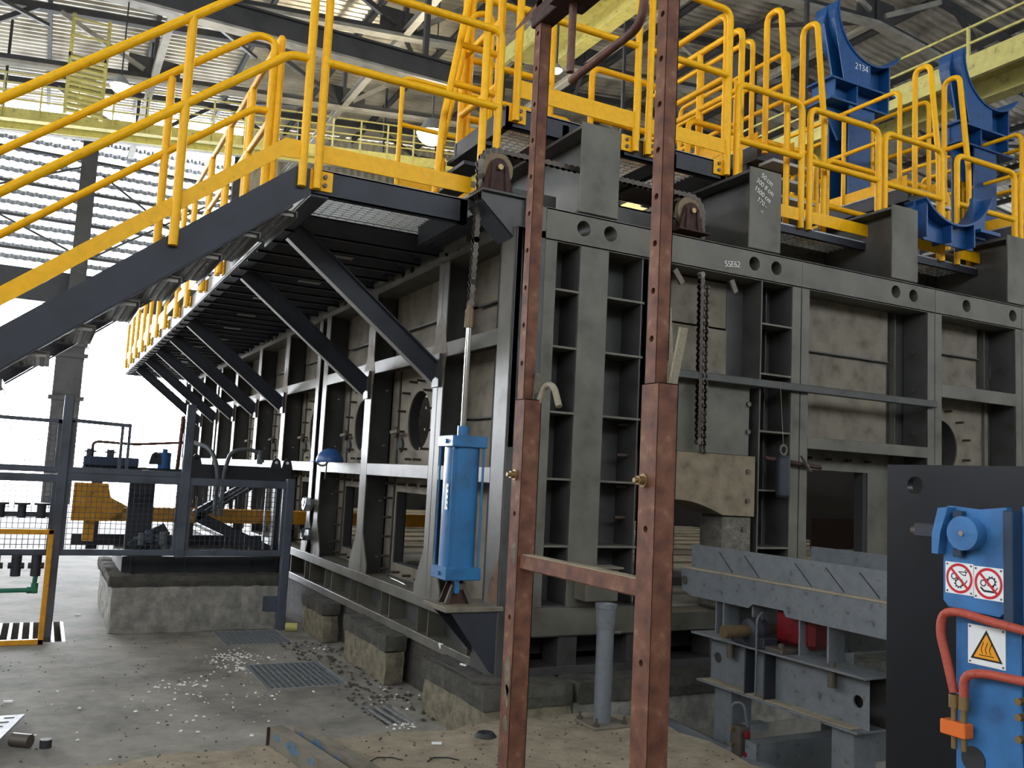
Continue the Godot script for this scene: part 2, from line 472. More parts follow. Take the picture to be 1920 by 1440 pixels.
func shell() -> void:
	var top := func(x: float) -> float: return roof_y(x)
	# ---- back wall: open gateway, bright glazed bands with ribbed strips above, ribbed sheeting to the right
	var w := struct("wall_back", Vector3(20, FL, -38), "far wall of ribbed sheeting with bright glazed bands over an open gateway")
	var b := B.new()
	corr(b, 6.4, 52.0, flat(FL), top, -38.0, 0.34, 0.06)
	part(w, "ribbed_sheeting", b, M.cladding)
	onebox(w, "backing", M.wall_paint, 6.4, 52, FL, 14.0, -38.4, -38.05)
	onebox(w, "backing", M.wall_paint, -12, -8, FL, 14.0, -38.4, -38.0)
	onebox(w, "lintel", M.black_steel, -8, 6.4, 7.3, 8.5, -38.4, -37.8)
	for i in 3:
		onebox(w, "glazed_band", M.glazing, -12 + i * 6.13, -12 + (i + 1) * 6.13 - 0.1, 8.5, 14.3, -38.3, -38.2)
	for i in 13:
		b = B.new()
		var y := 8.75 + i * 0.41
		corr(b, -12, 6.4, flat(y), flat(y + 0.2), -37.9, 0.3, 0.1, 0.1)
		part(w, "ribbed_strip", b, M.strip_sheet)
	for y in [9.1, 10.35, 11.6, 12.9]:
		onebox(w, "sheeting_rail", M.truss, -12, 6.4, y, y + 0.09, -37.7, -37.6)
	for x in [-7.6, 0.6, 6.2]:
		onebox(w, "wall_column", M.truss, x - 0.28, x + 0.28, FL, 14.4, -37.6, -37.2)
	onebox(w, "stepped_column", M.truss, 0.12, 1.08, FL, 6.2, -37.6, -36.8)
	for y in [3.6, 5.2, 5.6]: onebox(w, "column_collar", M.truss, 0.0, 1.2, y, y + 0.16, -37.6, -36.7)
	for q in [[-7.3, 9.2, 0.4, 12.6], [1.1, 12.4, 6.0, 9.2], [-7.3, 12.4, 0.4, 9.2], [1.1, 9.2, 6.0, 12.6]]:
		onebar(w, "wind_brace", M.truss, Vector3(q[0], q[1], -37.4), Vector3(q[2], q[3], -37.4), 0.07, 0.07)
	# ---- the other walls
	w = struct("wall_front", Vector3(20, FL, 14), "near end wall behind the viewer")
	b = B.new()
	b.prism([Vector2(-12, FL), Vector2(52, FL), Vector2(52, 7.9), Vector2(-12, 7.9)], Vector3(0, 0, 14), Vector3.RIGHT, Vector3.UP, Vector3(0, 0, 0.4))
	b.prism([Vector2(-12, 13.1), Vector2(52, 13.1), Vector2(52, 14.0), Vector2(20, 17.2), Vector2(-12, 14.0)], Vector3(0, 0, 14), Vector3.RIGHT, Vector3.UP, Vector3(0, 0, 0.4))
	b.box(-12, -8.2, 7.9, 13.1, 14, 14.4); b.box(36.2, 52, 7.9, 13.1, 14, 14.4)
	part(w, "masonry", b, M.wall_paint)
	for i in 8: onebox(w, "glazed_band", M.glazing, -8.2 + i * 5.55, -8.2 + (i + 1) * 5.55 - 0.1, 7.9, 13.1, 14.1, 14.2)
	w = struct("wall_left", Vector3(-12, FL, -12), "long side wall with a glazed band")
	b = B.new()
	b.box(-12.4, -12, FL, 5.4, -38.4, 14.4); b.box(-12.4, -12, 10.6, 14.1, -38.4, 14.4)
	b.box(-12.4, -12, 5.4, 10.6, 11.0, 14.4); b.box(-12.4, -12, 5.4, 10.6, -38.4, -35.0)
	part(w, "masonry", b, M.wall_paint)
	for i in 8: onebox(w, "glazed_band", M.glazing, -12.2, -12.1, 5.4, 10.6, -35 + i * 5.75, -35 + (i + 1) * 5.75 - 0.1)
	w = struct("wall_right", Vector3(52, FL, -12), "far long side wall of the hall")
	b = B.new()
	b.box(52, 52.4, FL, 5.4, -38.4, 14.4); b.box(52, 52.4, 10.6, 14.1, -38.4, 14.4)
	b.box(52, 52.4, 5.4, 10.6, 11.0, 14.4); b.box(52, 52.4, 5.4, 10.6, -38.4, -35.0)
	part(w, "masonry", b, M.wall_paint)
	for i in 8: onebox(w, "glazed_band", M.glazing, 52.1, 52.2, 5.4, 10.6, -35 + i * 5.75, -35 + (i + 1) * 5.75 - 0.1)
	onebox(self, "ground_outside", M.floor, -60, 60, FL - 0.5, FL - 0.02, -140, -38.4).set_meta("kind", "structure")

func roof() -> void:
	var c := struct("ceiling", Vector3(20, 14, -12), "pitched roof of ribbed metal sheets on steel purlins")
	# ribbed sheets: ribs run down the slope, one piece per bay and slope
	for s in [-1, 1]:
		for bay in 9:
			var z1 := 14.0 - bay * 5.83
			var b := B.new()
			var pitch := 0.2915
			for i in 80:
				var za := z1 - pitch / 4.0 * i; var zc := za - pitch / 4.0
				var ha: float = 0.07 * [0.0, 1.0, 1.0, 0.0][i % 4]; var hc: float = 0.07 * [0.0, 1.0, 1.0, 0.0][(i + 1) % 4]
				var xe: float = 20.0 + s * 32.4
				b.quad(Vector3(20, 17.2 + ha, za), Vector3(xe, roof_y(xe) + ha, za), Vector3(xe, roof_y(xe) + hc, zc), Vector3(20, 17.2 + hc, zc))
			part(c, "ribbed_sheet", b, M.sheet)
	var b := B.new()
	b.prism([Vector2(-12.4, 14.1), Vector2(20, 17.35), Vector2(52.4, 14.1), Vector2(52.4, 14.3), Vector2(20, 17.6), Vector2(-12.4, 14.3)], Vector3(0, 0.1, -38.4), Vector3.RIGHT, Vector3.UP, Vector3(0, 0, 52.8))
	part(c, "deck", b, M.truss)
	for i in 21:
		var x := -10.0 + i * 3.0
		b = B.new()
		ibeam(b, Vector3(x, roof_y(x) - 0.12, 14), Vector3(x, roof_y(x) - 0.12, -38), 0.12, 0.22, 0.015)
		part(c, "purlin", b, M.truss)
	# ---- roof trusses: pitched bottom chords with pale lower flanges, dark webs and gussets
	var words := ["first roof truss over the furnace, its chords crossing the upper corner", "second roof truss, behind the tall yellow handrail loops", "third roof truss, carrying the pale yellow ladder", "fourth roof truss, just before the bright glazed wall"]
	for k in 4:
		var z: float = [-17.1, -23.1, -29.0, -35.2][k]
		var t := thing("roof_truss", words[k], "truss", Vector3(20, 13, z), "roof trusses")
		var lo := func(x: float) -> float: return 15.0 - 0.1 * absf(x - 20.0)
		for s in [-1, 1]:
			var xe: float = 20.0 + s * 31.5
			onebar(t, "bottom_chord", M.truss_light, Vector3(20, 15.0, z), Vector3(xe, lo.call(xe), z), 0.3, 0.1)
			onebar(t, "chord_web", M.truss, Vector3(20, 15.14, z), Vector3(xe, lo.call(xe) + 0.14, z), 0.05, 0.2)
			onebar(t, "top_chord", M.truss, Vector3(20, 16.82, z), Vector3(xe, lo.call(xe) + 1.82, z), 0.22, 0.2)
			for i in 11:
				var x: float = 20.0 + s * i * 3.0
				var y: float = lo.call(x)
				if i % 2 == 0 or i == 0:
					if s > 0 or i > 0:
						onebar(t, "vertical", M.truss, Vector3(x, y + 0.1, z), Vector3(x, y + 1.8, z), 0.2, 0.12)
						onebox(t, "gusset", M.truss, x - 0.75, x + 0.75, y + 0.1, y + 0.75, z - 0.03, z + 0.03)
				if i < 10:
					var x2: float = x + s * 3.0
					var up := i % 2 == 0
					var p := Vector3(x + s * 0.3, y + (0.3 if up else 1.75), z + 0.06)
					var q := Vector3(x2 - s * 0.3, lo.call(x2) + (1.75 if up else 0.3), z + 0.06)
					onebar(t, "diagonal", M.truss if i % 3 else M.truss_light, p, q, 0.12, 0.14)
	# bracing between the trusses, along the hall
	for x in [-4.0, 2.0, 8.0, 14.0, 20.0, 26.0, 32.0, 38.0]:
		var y := 15.0 - 0.1 * absf(x - 20.0)
		var t := thing("roof_brace", "steel brace along the roof trusses, %s counted from the glazed wall bay" % ["first", "second", "third", "fourth", "fifth, under the ridge,", "sixth", "seventh", "eighth"][int((x + 4.0) / 6.0)], "brace", Vector3(x, y, -26), "lengthwise roof braces")
		b = B.new()
		ibeam(b, Vector3(x, y + 0.1, -17.1), Vector3(x, y + 0.1, -38), 0.2, 0.2, 0.02)
		part(t, "strut", b, M.truss_light)
		for i in 3:
			var z0: float = [-17.2, -23.2, -29.1][i]
			onebar(t, "diagonal", M.truss, Vector3(x, y + 0.1, z0), Vector3(x + (3 if i % 2 else -3), y + 1.6, z0 - 5.8), 0.1, 0.1)
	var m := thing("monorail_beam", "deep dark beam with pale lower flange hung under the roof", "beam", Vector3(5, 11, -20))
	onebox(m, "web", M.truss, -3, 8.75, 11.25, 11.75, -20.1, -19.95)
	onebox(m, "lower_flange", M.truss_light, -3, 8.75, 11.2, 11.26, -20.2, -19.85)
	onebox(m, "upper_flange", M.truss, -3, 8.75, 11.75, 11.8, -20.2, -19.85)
	for x in [-1.5, 3.0, 7.5]: onebox(m, "hanger", M.truss, x - 0.06, x + 0.06, 11.8, roof_y(x), -20.1, -19.95)
	# ---- pale yellow maintenance catwalk slung under the trusses, with railing
	catwalk("catwalk", "pale yellow catwalk with bar railing slung across before the far wall", Vector3(-6, 10.95, -30), Vector3(17, 13.15, -30), Vector3(0, 0, 1), 23)
	catwalk("catwalk", "pale yellow catwalk high above the blue pipe cradles", Vector3(14, 8.45, -6.5), Vector3(14, 8.45, -34), Vector3(1, 0, 0), 16)
	catwalk("catwalk", "pale yellow catwalk seen from below behind the rust-brown pipe", Vector3(9.0, 10.35, -11.8), Vector3(9.0, 10.35, -17), Vector3(1, 0, 0), 6)
	var l := thing("access_ladder", "pale yellow access ladder with closely set rungs hanging from roof truss", "ladder", Vector3(0.07, 11.3, -28))
	for x in [-0.32, 0.62]: onebox(l, "stile", M.yellow_crane, x - 0.05, x + 0.05, 11.3, 14.3, -28.1, -27.95)
	for x in [-0.32, 0.62]: onebox(l, "hanger_bracket", M.truss_light, x - 0.05, x + 0.05, 13.0, 13.12, -29.0, -27.95)
	for i in 11:
		b = B.new()
		b.bar(Vector3(-0.32, 11.42 + i * 0.16, -28.0), Vector3(0.62, 11.42 + i * 0.16, -28.0), 0.24, 0.07, Vector3(0, 1, 0.7).normalized())
		part(l, "rung", b, M.yellow_crane)
	for y in [13.5, 14.0]: onebar(l, "guard_bar", M.yellow_crane, Vector3(-0.32, y, -27.6), Vector3(0.62, y, -27.6), 0.05, 0.05)
	for q in [[17.7, -20.0, "dark hall column rising behind the yellow railings"]]:
		var cl := thing("hall_column", q[2], "column", Vector3(q[0], FL, q[1]))
		b = B.new()
		ibeam(b, Vector3(q[0], FL, q[1]), Vector3(q[0], 14.6, q[1]), 0.55, 0.6, 0.04, Vector3.RIGHT)
		part(cl, "shaft", b, M.truss)
		for y in [2.6, 3.9, 4.3]: onebox(cl, "collar", M.truss, q[0] - 0.4, q[0] + 0.4, y, y + 0.12, q[1] - 0.4, q[1] + 0.4)

func catwalk(called: String, label: String, a: Vector3, c: Vector3, side: Vector3, bays: int) -> void:
	var t := thing(called, label, "catwalk", a)
	var o := side * 0.9
	onebar(t, "girder", M.yellow_crane, a + Vector3(0, 0.29, 0), c + Vector3(0, 0.29, 0), 0.08, 0.36)
	onebar(t, "girder", M.yellow_crane, a - o + Vector3(0, 0.29, 0), c - o + Vector3(0, 0.29, 0), 0.08, 0.36)
	onebar(t, "deck_plate", M.yellow_crane, a - o / 2 + Vector3(0, 0.46, 0), c - o / 2 + Vector3(0, 0.46, 0), 0.9, 0.04)
	onebar(t, "lower_flange", M.yellow_crane, a + side * 0.05 + Vector3(0, 0.1, 0), c + side * 0.05 + Vector3(0, 0.1, 0), 0.3, 0.03)
	for h in [0.75, 1.0, 1.25, 1.55]:
		onebar(t, "rail", M.yellow_crane, a + Vector3(0, h, 0), c + Vector3(0, h, 0), 0.04, 0.04)
	for i in bays + 1:
		var p := a.lerp(c, float(i) / bays)
		onebar(t, "railing_post", M.yellow_crane, p + Vector3(0, 0.4, 0), p + Vector3(0, 1.57, 0), 0.05, 0.05)
		onebar(t, "stiffener", M.yellow_crane, p + side * 0.06 + Vector3(0, 0.12, 0), p + side * 0.06 + Vector3(0, 0.48, 0), 0.1, 0.02)
		if i % 4 == 0: onebar(t, "hanger", M.truss, p - o / 2 + Vector3(0, 0.5, 0), Vector3(p.x - o.x / 2, roof_y(p.x) - 0.3, p.z - o.z / 2), 0.08, 0.08)

func minus(rects: Array, h: Array) -> Array:   # rectangles [x0, x1, z0, z1] without the hole h
	var o := []
	for r in rects:
		if h[0] >= r[1] or h[1] <= r[0] or h[2] >= r[3] or h[3] <= r[2]: o.append(r); continue
		if h[0] > r[0]: o.append([r[0], h[0], r[2], r[3]])
		if h[1] < r[1]: o.append([h[1], r[1], r[2], r[3]])
		var a: float = maxf(r[0], h[0]); var c: float = minf(r[1], h[1])
		if h[2] > r[2]: o.append([a, c, r[2], h[2]])
		if h[3] < r[3]: o.append([a, c, h[3], r[3]])
	return o

const HOLES := [[1.78, 2.46, -10.1, -9.32], [1.78, 2.46, -8.4, -7.45], [2.34, 2.58, -6.74, -6.2], [-0.25, 0.37, -11.0, -9.85], [3.86, 9.0, -5.42, 1.0]]

func ground() -> void:
	var f := struct("floor", Vector3(0, FL, -8), "dusty grey concrete hall floor")
	var rs := [[-12.0, 52.0, -38.4, 14.0]]
	for h in HOLES: rs = minus(rs, h)
	var b := B.new()
	for r in rs: b.box(r[0], r[1], FL - 0.6, FL, r[2], r[3])
	part(f, "concrete", b, M.floor)
	b = B.new()
	for i in 4:
		var h: Array = HOLES[i]
		b.box(h[0], h[1], FL - 0.7, FL - 0.6, h[2], h[3])
	b.box(3.86, 9.0, -1.3, -1.2, -5.42, 1.0)
	b.box(3.8, 3.86, -1.3, FL - 0.6, -5.42, 1.0); b.box(9.0, 9.1, -1.3, FL - 0.6, -5.42, 1.0)
	b.box(3.86, 9.0, -1.3, FL - 0.6, -5.6, -5.42); b.box(3.86, 9.0, -1.3, FL - 0.6, 1.0, 1.1)
	part(f, "pit_lining", b, M.block)
	# raised sandy slab in the foreground with an uneven edge
	var rng := RandomNumberGenerator.new()
	rng.seed = 11
	var poly := [Vector2(-6, 4), Vector2(3.86, 4), Vector2(3.86, 0.9)]
	var x := 3.86
	for i in 26: poly.append(Vector2(3.86 + rng.randf_range(-0.05, 0.05), 0.6 - i * 0.225))
	poly.append(Vector2(3.72, -5.3)); poly.append(Vector2(3.5, -5.41))
	poly.append(Vector2(2.74, -5.41))
	x = 2.72
	while x > -5.8:
		poly.append(Vector2(x, -5.32 + 0.10 * (2.7 - x) * 0.12 + rng.randf_range(-0.07, 0.06)))
		x -= rng.randf_range(0.1, 0.24)
	b = B.new()
	b.prism(poly, Vector3(0, FL, 0), Vector3.RIGHT, Vector3.BACK, Vector3(0, 0.2, 0))
	tag(part(self, "trim_sand_slab", b, M.slab), "raised sandy concrete slab in the foreground", "", "", "structure")

var fur: Node3D
var stud_mesh: ArrayMesh
var nut_mesh: ArrayMesh

func stud(p: Vector3, dir: Vector3, k := 1.0) -> void:   # threaded stud with a washer standing out of a plate
	var t := Transform3D(Basis(), p)
	var z := dir.normalized()
	var x := z.cross(Vector3.UP).normalized()
	t.basis = Basis(x, z.cross(x), z).scaled(Vector3.ONE * k)
	inst(fur, "stud", stud_mesh, M.stud, t)

func flange_x(called: String, y0: float, y1: float, z0: float, z1: float, x := XS, m := "furnace") -> void:
	onebox(fur, called, M[m], x, x + 0.014, y0, y1, z0, z1, 0.004)

func furnace_side() -> void:
	fur = thing("furnace", "huge grey steel walled industrial furnace with ribbed sides", "furnace", Vector3(XS, 0.2, ZE))
	var b := B.new()
	b.cyl(Vector3(0, 0, -0.01), Vector3(0, 0, 0.085), 0.013, 6)
	stud_mesh = b.mesh()
	b = B.new()
	b.cyl(Vector3.ZERO, Vector3(0, 0, 0.02), 0.022, 6)
	nut_mesh = b.mesh()
	var P := 3.15      # plane of the recessed wall plates
	# upright ribs: z of both edges, seam in the middle where two modules are bolted together
	var ribs := [[-6.847, -7.062, true], [-8.676, -8.881, false], [-10.343, -10.515, false], [-10.681, -10.827, false], [-12.313, -12.532, false], [-14.087, -14.286, false], [-15.94, -16.15, false], [-17.54, -17.71, false], [-17.9, -18.07, false], [-19.58, -19.79, false], [-21.33, -21.58, false]]
	var zend := -22.2
	# corner post
	flange_x("corner_flange", 0.2, 3.42, -5.872, -5.65)
	onebox(fur, "corner_web", M.furnace_dark, XS, XS + 0.25, 0.2, 3.42, -5.664, -5.65, 0.003)
	for r in ribs:
		var zm: float = (r[0] + r[1]) / 2
		if r[2]:
			flange_x("rib_flange", 0.49, 3.4, r[1], zm - 0.003)
			flange_x("rib_flange", 0.49, 3.4, zm + 0.003, r[0])
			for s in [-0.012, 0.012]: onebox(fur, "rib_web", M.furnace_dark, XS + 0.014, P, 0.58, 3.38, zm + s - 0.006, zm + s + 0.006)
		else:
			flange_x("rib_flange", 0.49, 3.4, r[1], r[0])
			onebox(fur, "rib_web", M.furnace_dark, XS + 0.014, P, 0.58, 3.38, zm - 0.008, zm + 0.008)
		if r[0] > -17.0 and (r[2] or r[0] in [-8.676, -12.313, -14.087, -15.94]):   # scorched paint where the struts were welded on
			b = B.new()
			b.prism([Vector2(r[1] - 0.05, 2.5), Vector2(r[1] - 0.07, 2.62), Vector2(r[1] - 0.02, 2.7), Vector2(r[1] + 0.03, 2.86), Vector2(zm, 2.95), Vector2(r[0] - 0.04, 2.88), Vector2(r[0] + 0.02, 2.72), Vector2(r[0] + 0.06, 2.6), Vector2(r[0] + 0.02, 2.46)], Vector3(XS - 0.0015, 0, 0), Vector3.BACK, Vector3.UP, Vector3(0.001, 0, 0))
			part(fur, "scorch_mark", b, M.burnt)
		if r[0] > -16.5:   # splayed foot of the rib
			for s in [-1, 1]:
				var e: float = r[0] if s > 0 else r[1]
				b = B.new()
				b.prism([Vector2(e, 0.97), Vector2(e + s * 0.17, 0.66), Vector2(e + s * 0.17, 0.585), Vector2(e, 0.585)], Vector3(XS + 0.002, 0, 0), Vector3.BACK, Vector3.UP, Vector3(0.012, 0, 0))
				part(fur, "foot_gusset", b, M.furnace)
	# bays between the ribs
	var edges := [[-5.872, -6.847]]
	for i in ribs.size():
		edges.append([ribs[i][1], ribs[i + 1][0] if i + 1 < ribs.size() else zend])
	for i in edges.size():
		var za: float = edges[i][0]; var zb: float = edges[i][1]
		if za - zb < 0.3:
			onebox(fur, "wall_plate", M.furnace_dark, P, P + 0.012, 0.49, 3.4, zb, za)
			continue
		# horizontal bands
		flange_x("upper_band", 2.565, 2.69, zb, za)
		onebox(fur, "band_web", M.furnace_dark, XS + 0.014, P, 2.62, 2.635, zb, za)
		flange_x("lower_band", 1.547, 1.665, zb, za)
		onebox(fur, "band_web", M.furnace_dark, XS + 0.014, P, 1.6, 1.615, zb, za)
		# upper plate, split by a narrow projecting strip
		onebox(fur, "wall_plate", M.plate_dusty, P, P + 0.012, 2.635, 3.0, zb - 0.05, za + 0.05)
		onebox(fur, "wall_plate", M.plate_dusty, P - 0.006, P + 0.006, 3.02, 3.4, zb - 0.05, za + 0.05)
		onebox(fur, "plate_strip", M.furnace_dark, P - 0.05, P, 2.985, 3.0, zb + 0.18, za - 0.02)
		if i == 0:
			onebox(fur, "wall_plate", M.plate_dusty, P, P + 0.012, 0.58, 2.05, zb - 0.05, za + 0.05)
			onebox(fur, "wall_plate", M.plate_dusty, P - 0.006, P + 0.006, 2.07, 2.63, zb - 0.05, za + 0.05)
			onebox(fur, "plate_strip", M.furnace_dark, P - 0.04, P, 2.055, 2.068, zb + 0.1, za - 0.02)
			continue
		var zc := (za + zb) / 2.0 - 0.1
		if za - zb < 1.5: zc = (za + zb) / 2.0 - 0.05
		b = B.new()
		b.holed(Vector3(P, 0, 0), Vector3.BACK, Vector3.UP, Vector2(zb - 0.05, 1.61), Vector2(za + 0.05, 2.63), Vector2(zc, 2.09), 0.285, Vector3(0.014, 0, 0))
		part(fur, "port_plate", b, M.plate_dusty)
		b = B.new()
		b.cyl(Vector3(P + 0.012, 2.09, zc), Vector3(P + 0.11, 2.09, zc), 0.286, 32, -1.0, false)
		part(fur, "port_lining", b, M.lining)
		onebox(fur, "seam_strip", M.furnace_dark, P - 0.015, P, 0.6, 2.6, zb + 0.16, zb + 0.19)
		b = B.new()
		var w0 := zc - 0.48; var w1 := zc + 0.52
		b.box(P, P + 0.012, 0.58, 0.71, zb - 0.05, za + 0.05); b.box(P, P + 0.012, 1.4, 1.6, zb - 0.05, za + 0.05)
		b.box(P, P + 0.012, 0.71, 1.4, zb - 0.05, w0); b.box(P, P + 0.012, 0.71, 1.4, w1, za + 0.05)
		part(fur, "window_plate", b, M.plate_dusty)
		b = B.new()
		b.box(P + 0.012, P + 0.1, 0.66, 0.71, w0 - 0.05, w1 + 0.05); b.box(P + 0.012, P + 0.1, 1.4, 1.45, w0 - 0.05, w1 + 0.05)
		b.box(P + 0.012, P + 0.1, 0.66, 1.45, w0 - 0.05, w0); b.box(P + 0.012, P + 0.1, 0.66, 1.45, w1, w1 + 0.05)
		part(fur, "window_reveal", b, M.lining)
		if za > -16.0:
			for k in 12:
				var t := TAU * k / 12 + 0.26
				stud(Vector3(P, 2.09 + sin(t) * 0.385, zc + cos(t) * 0.385), Vector3.LEFT)
			for k in 5:
				var z := lerpf(w0 - 0.09, w1 + 0.09, k / 4.0)
				stud(Vector3(P, 1.475, z), Vector3.LEFT); stud(Vector3(P, 0.635, z), Vector3.LEFT)
			for k in 4:
				stud(Vector3(P, 0.76 + k * 0.19, w0 - 0.1), Vector3.LEFT)
			for k in 4:
				stud(Vector3(XS + 0.12, 0.75 + k * 0.55, zb + 0.11), Vector3(0, 0, 1), 0.8)
			if za > -13.0:
				b = B.new()
				b.cyl(Vector3(P, 1.99, zc - 0.56), Vector3(P - 0.03, 1.99, zc - 0.56), 0.06, 16)
				part(fur, "peep_cover", b, M.bolt)
				b = B.new()
				b.cyl(Vector3(P, 1.86, zc - 0.42), Vector3(P - 0.025, 1.86, zc - 0.42), 0.07, 16)
				part(fur, "peep_cover", b, M.furnace_dark)
			var f := part(fur, "latch_bar", _bar(Vector3(P - 0.09, 1.98, zc - 0.5), Vector3(P - 0.09, 1.99, zc - 0.3), 0.03, 0.03), M.burnt)
	# outer lining plate behind the holes so that the wall has its real thickness
	b = B.new()
	for i in range(1, edges.size()):
		var za: float = edges[i][0]; var zb: float = edges[i][1]
		if za - zb < 0.3: continue
		var zc := (za + zb) / 2.0 - (0.1 if za - zb >= 1.5 else 0.05)
		b.holed(Vector3(P + 0.1, 0, 0), Vector3.BACK, Vector3.UP, Vector2(zb - 0.25, 1.46), Vector2(za + 0.25, 3.5), Vector2(zc, 2.09), 0.285, Vector3(-0.05, 0, 0))
		b.box(P + 0.1, P + 0.12, 0.3, 0.66, zb - 0.25, za + 0.25)
		b.box(P + 0.1, P + 0.12, 0.66, 1.46, zb - 0.25, zc - 0.5); b.box(P + 0.1, P + 0.12, 0.66, 1.46, zc + 0.54, za + 0.25)
	b.box(P + 0.1, P + 0.12, 0.3, 3.5, -7.1, -5.9)
	part(fur, "inner_lining", b, M.lining)
	b = B.new()
	b.prism([Vector2(-5.82, 0.71), Vector2(-5.66, 0.71), Vector2(-5.66, 1.0), Vector2(-5.675, 1.02), Vector2(-5.7, 0.98), Vector2(-5.725, 0.95), Vector2(-5.75, 0.9), Vector2(-5.78, 0.87), Vector2(-5.81, 0.79)], Vector3(XS - 0.001, 0, 0), Vector3.BACK, Vector3.UP, Vector3(0.001, 0, 0))
	part(fur, "rust_stain", b, M.rust_stain)
	rough_block(fur, "paint_blob", M.debris, XS - 0.014, XS + 0.02, 0.205, 0.282, -6.61, -6.53, 31, 0.03)
	# sill, base beams and webs
	onebox(fur, "sill", M.furnace, XS - 0.01, P, 0.49, 0.585, zend, -5.9, 0.005)
	onebox(fur, "base_beam", M.furnace, XS - 0.01, P, 0.2, 0.278, zend, -5.66, 0.005)
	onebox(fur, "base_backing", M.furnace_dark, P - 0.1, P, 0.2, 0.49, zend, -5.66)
	for z in [-6.115, -6.874, -7.101, -7.789, -8.006, -8.701, -8.946, -9.611, -9.858, -10.5, -10.72, -11.4, -11.62, -12.3, -12.52, -13.2, -14.0, -14.8]:
		onebox(fur, "base_web", M.furnace, XS, P, 0.278, 0.49, z - 0.007, z + 0.007)
	for z in [-6.32, -7.92, -9.74, -8.3]:
		onebox(fur, "base_block", M.furnace_dark, XS + 0.1, P - 0.08, 0.278, 0.37, z - 0.1, z + 0.1)
	# top beam with pairs of round holes
	var zt := -5.9
	var k := 0
	for r in [-6.95, -8.78, -10.6, -12.42, -14.19, -16.05, -17.8, -19.7, -21.45, -22.2]:
		b = B.new()
		var h0 := zt - 0.9
		b.holed(Vector3(XS, 0, 0), Vector3.BACK, Vector3.UP, Vector2(h0, 3.4), Vector2(zt, 3.6), Vector2(h0 + 0.12, 3.5), 0.06, Vector3(0.2, 0, 0))
		b.holed(Vector3(XS, 0, 0), Vector3.BACK, Vector3.UP, Vector2(r, 3.4), Vector2(h0, 3.6), Vector2(h0 - 0.12, 3.5), 0.06, Vector3(0.2, 0, 0))
		b.box(XS, P, 3.595, 3.61, r, zt); b.box(XS, P, 3.39, 3.405, r, zt)
		part(fur, "top_beam", b, M.furnace)
		onebox(fur, "clip_angle", M.furnace, XS - 0.06, XS, 3.45, 3.56, r + 0.1, r + 0.55)
		zt = r
	# far end wall, far side and hearth
	onebox(fur, "end_wall", M.furnace_dark, XS, 14.0, 0.2, 3.6, zend - 0.2, zend)
	onebox(fur, "far_side", M.lining, 13.7, 14.0, 0.2, 3.6, zend, ZE)
	for i in 26:
		var z := -6.3 - i * 0.6
		onebox(fur, "hearth_slab", M.hearth, 3.52, 13.6, 0.5, 0.62 + 0.02 * (i % 3), z - 0.285, z + 0.285, 0.015)
	onebox(fur, "hearth_base", M.lining, 3.5, 13.7, 0.3, 0.5, zend, -5.95)
	onebox(fur, "hearth_step", M.black_steel, 5.2, 5.9, 0.62, 0.72, -8.6, -7.0)
	# roof plates over the first bays; the rest of the roof is not laid yet
	onebox(fur, "roof_plate", M.lining, XS + 0.2, 9.0, 3.4, 3.44, -8.2, -5.9)
	onebox(fur, "roof_plate", M.lining, XS + 0.2, 4.6, 3.4, 3.44, zend, -8.2)

func _bar(a: Vector3, c: Vector3, w: float, h: float) -> B:
	var b := B.new()
	b.bar(a, c, w, h)
	return b

func flange_z(called: String, x0: float, x1: float, y0: float, y1: float, z := ZE, m := "furnace") -> void:
	onebox(fur, called, M[m], x0, x1, y0, y1, z - 0.014, z, 0.004)

func rungs(x0: float, x1: float, ys: Array, zb: float) -> void:
	for y in ys: onebox(fur, "pocket_rung", M.furnace, x0, x1, y - 0.008, y + 0.008, zb, ZE - 0.004)

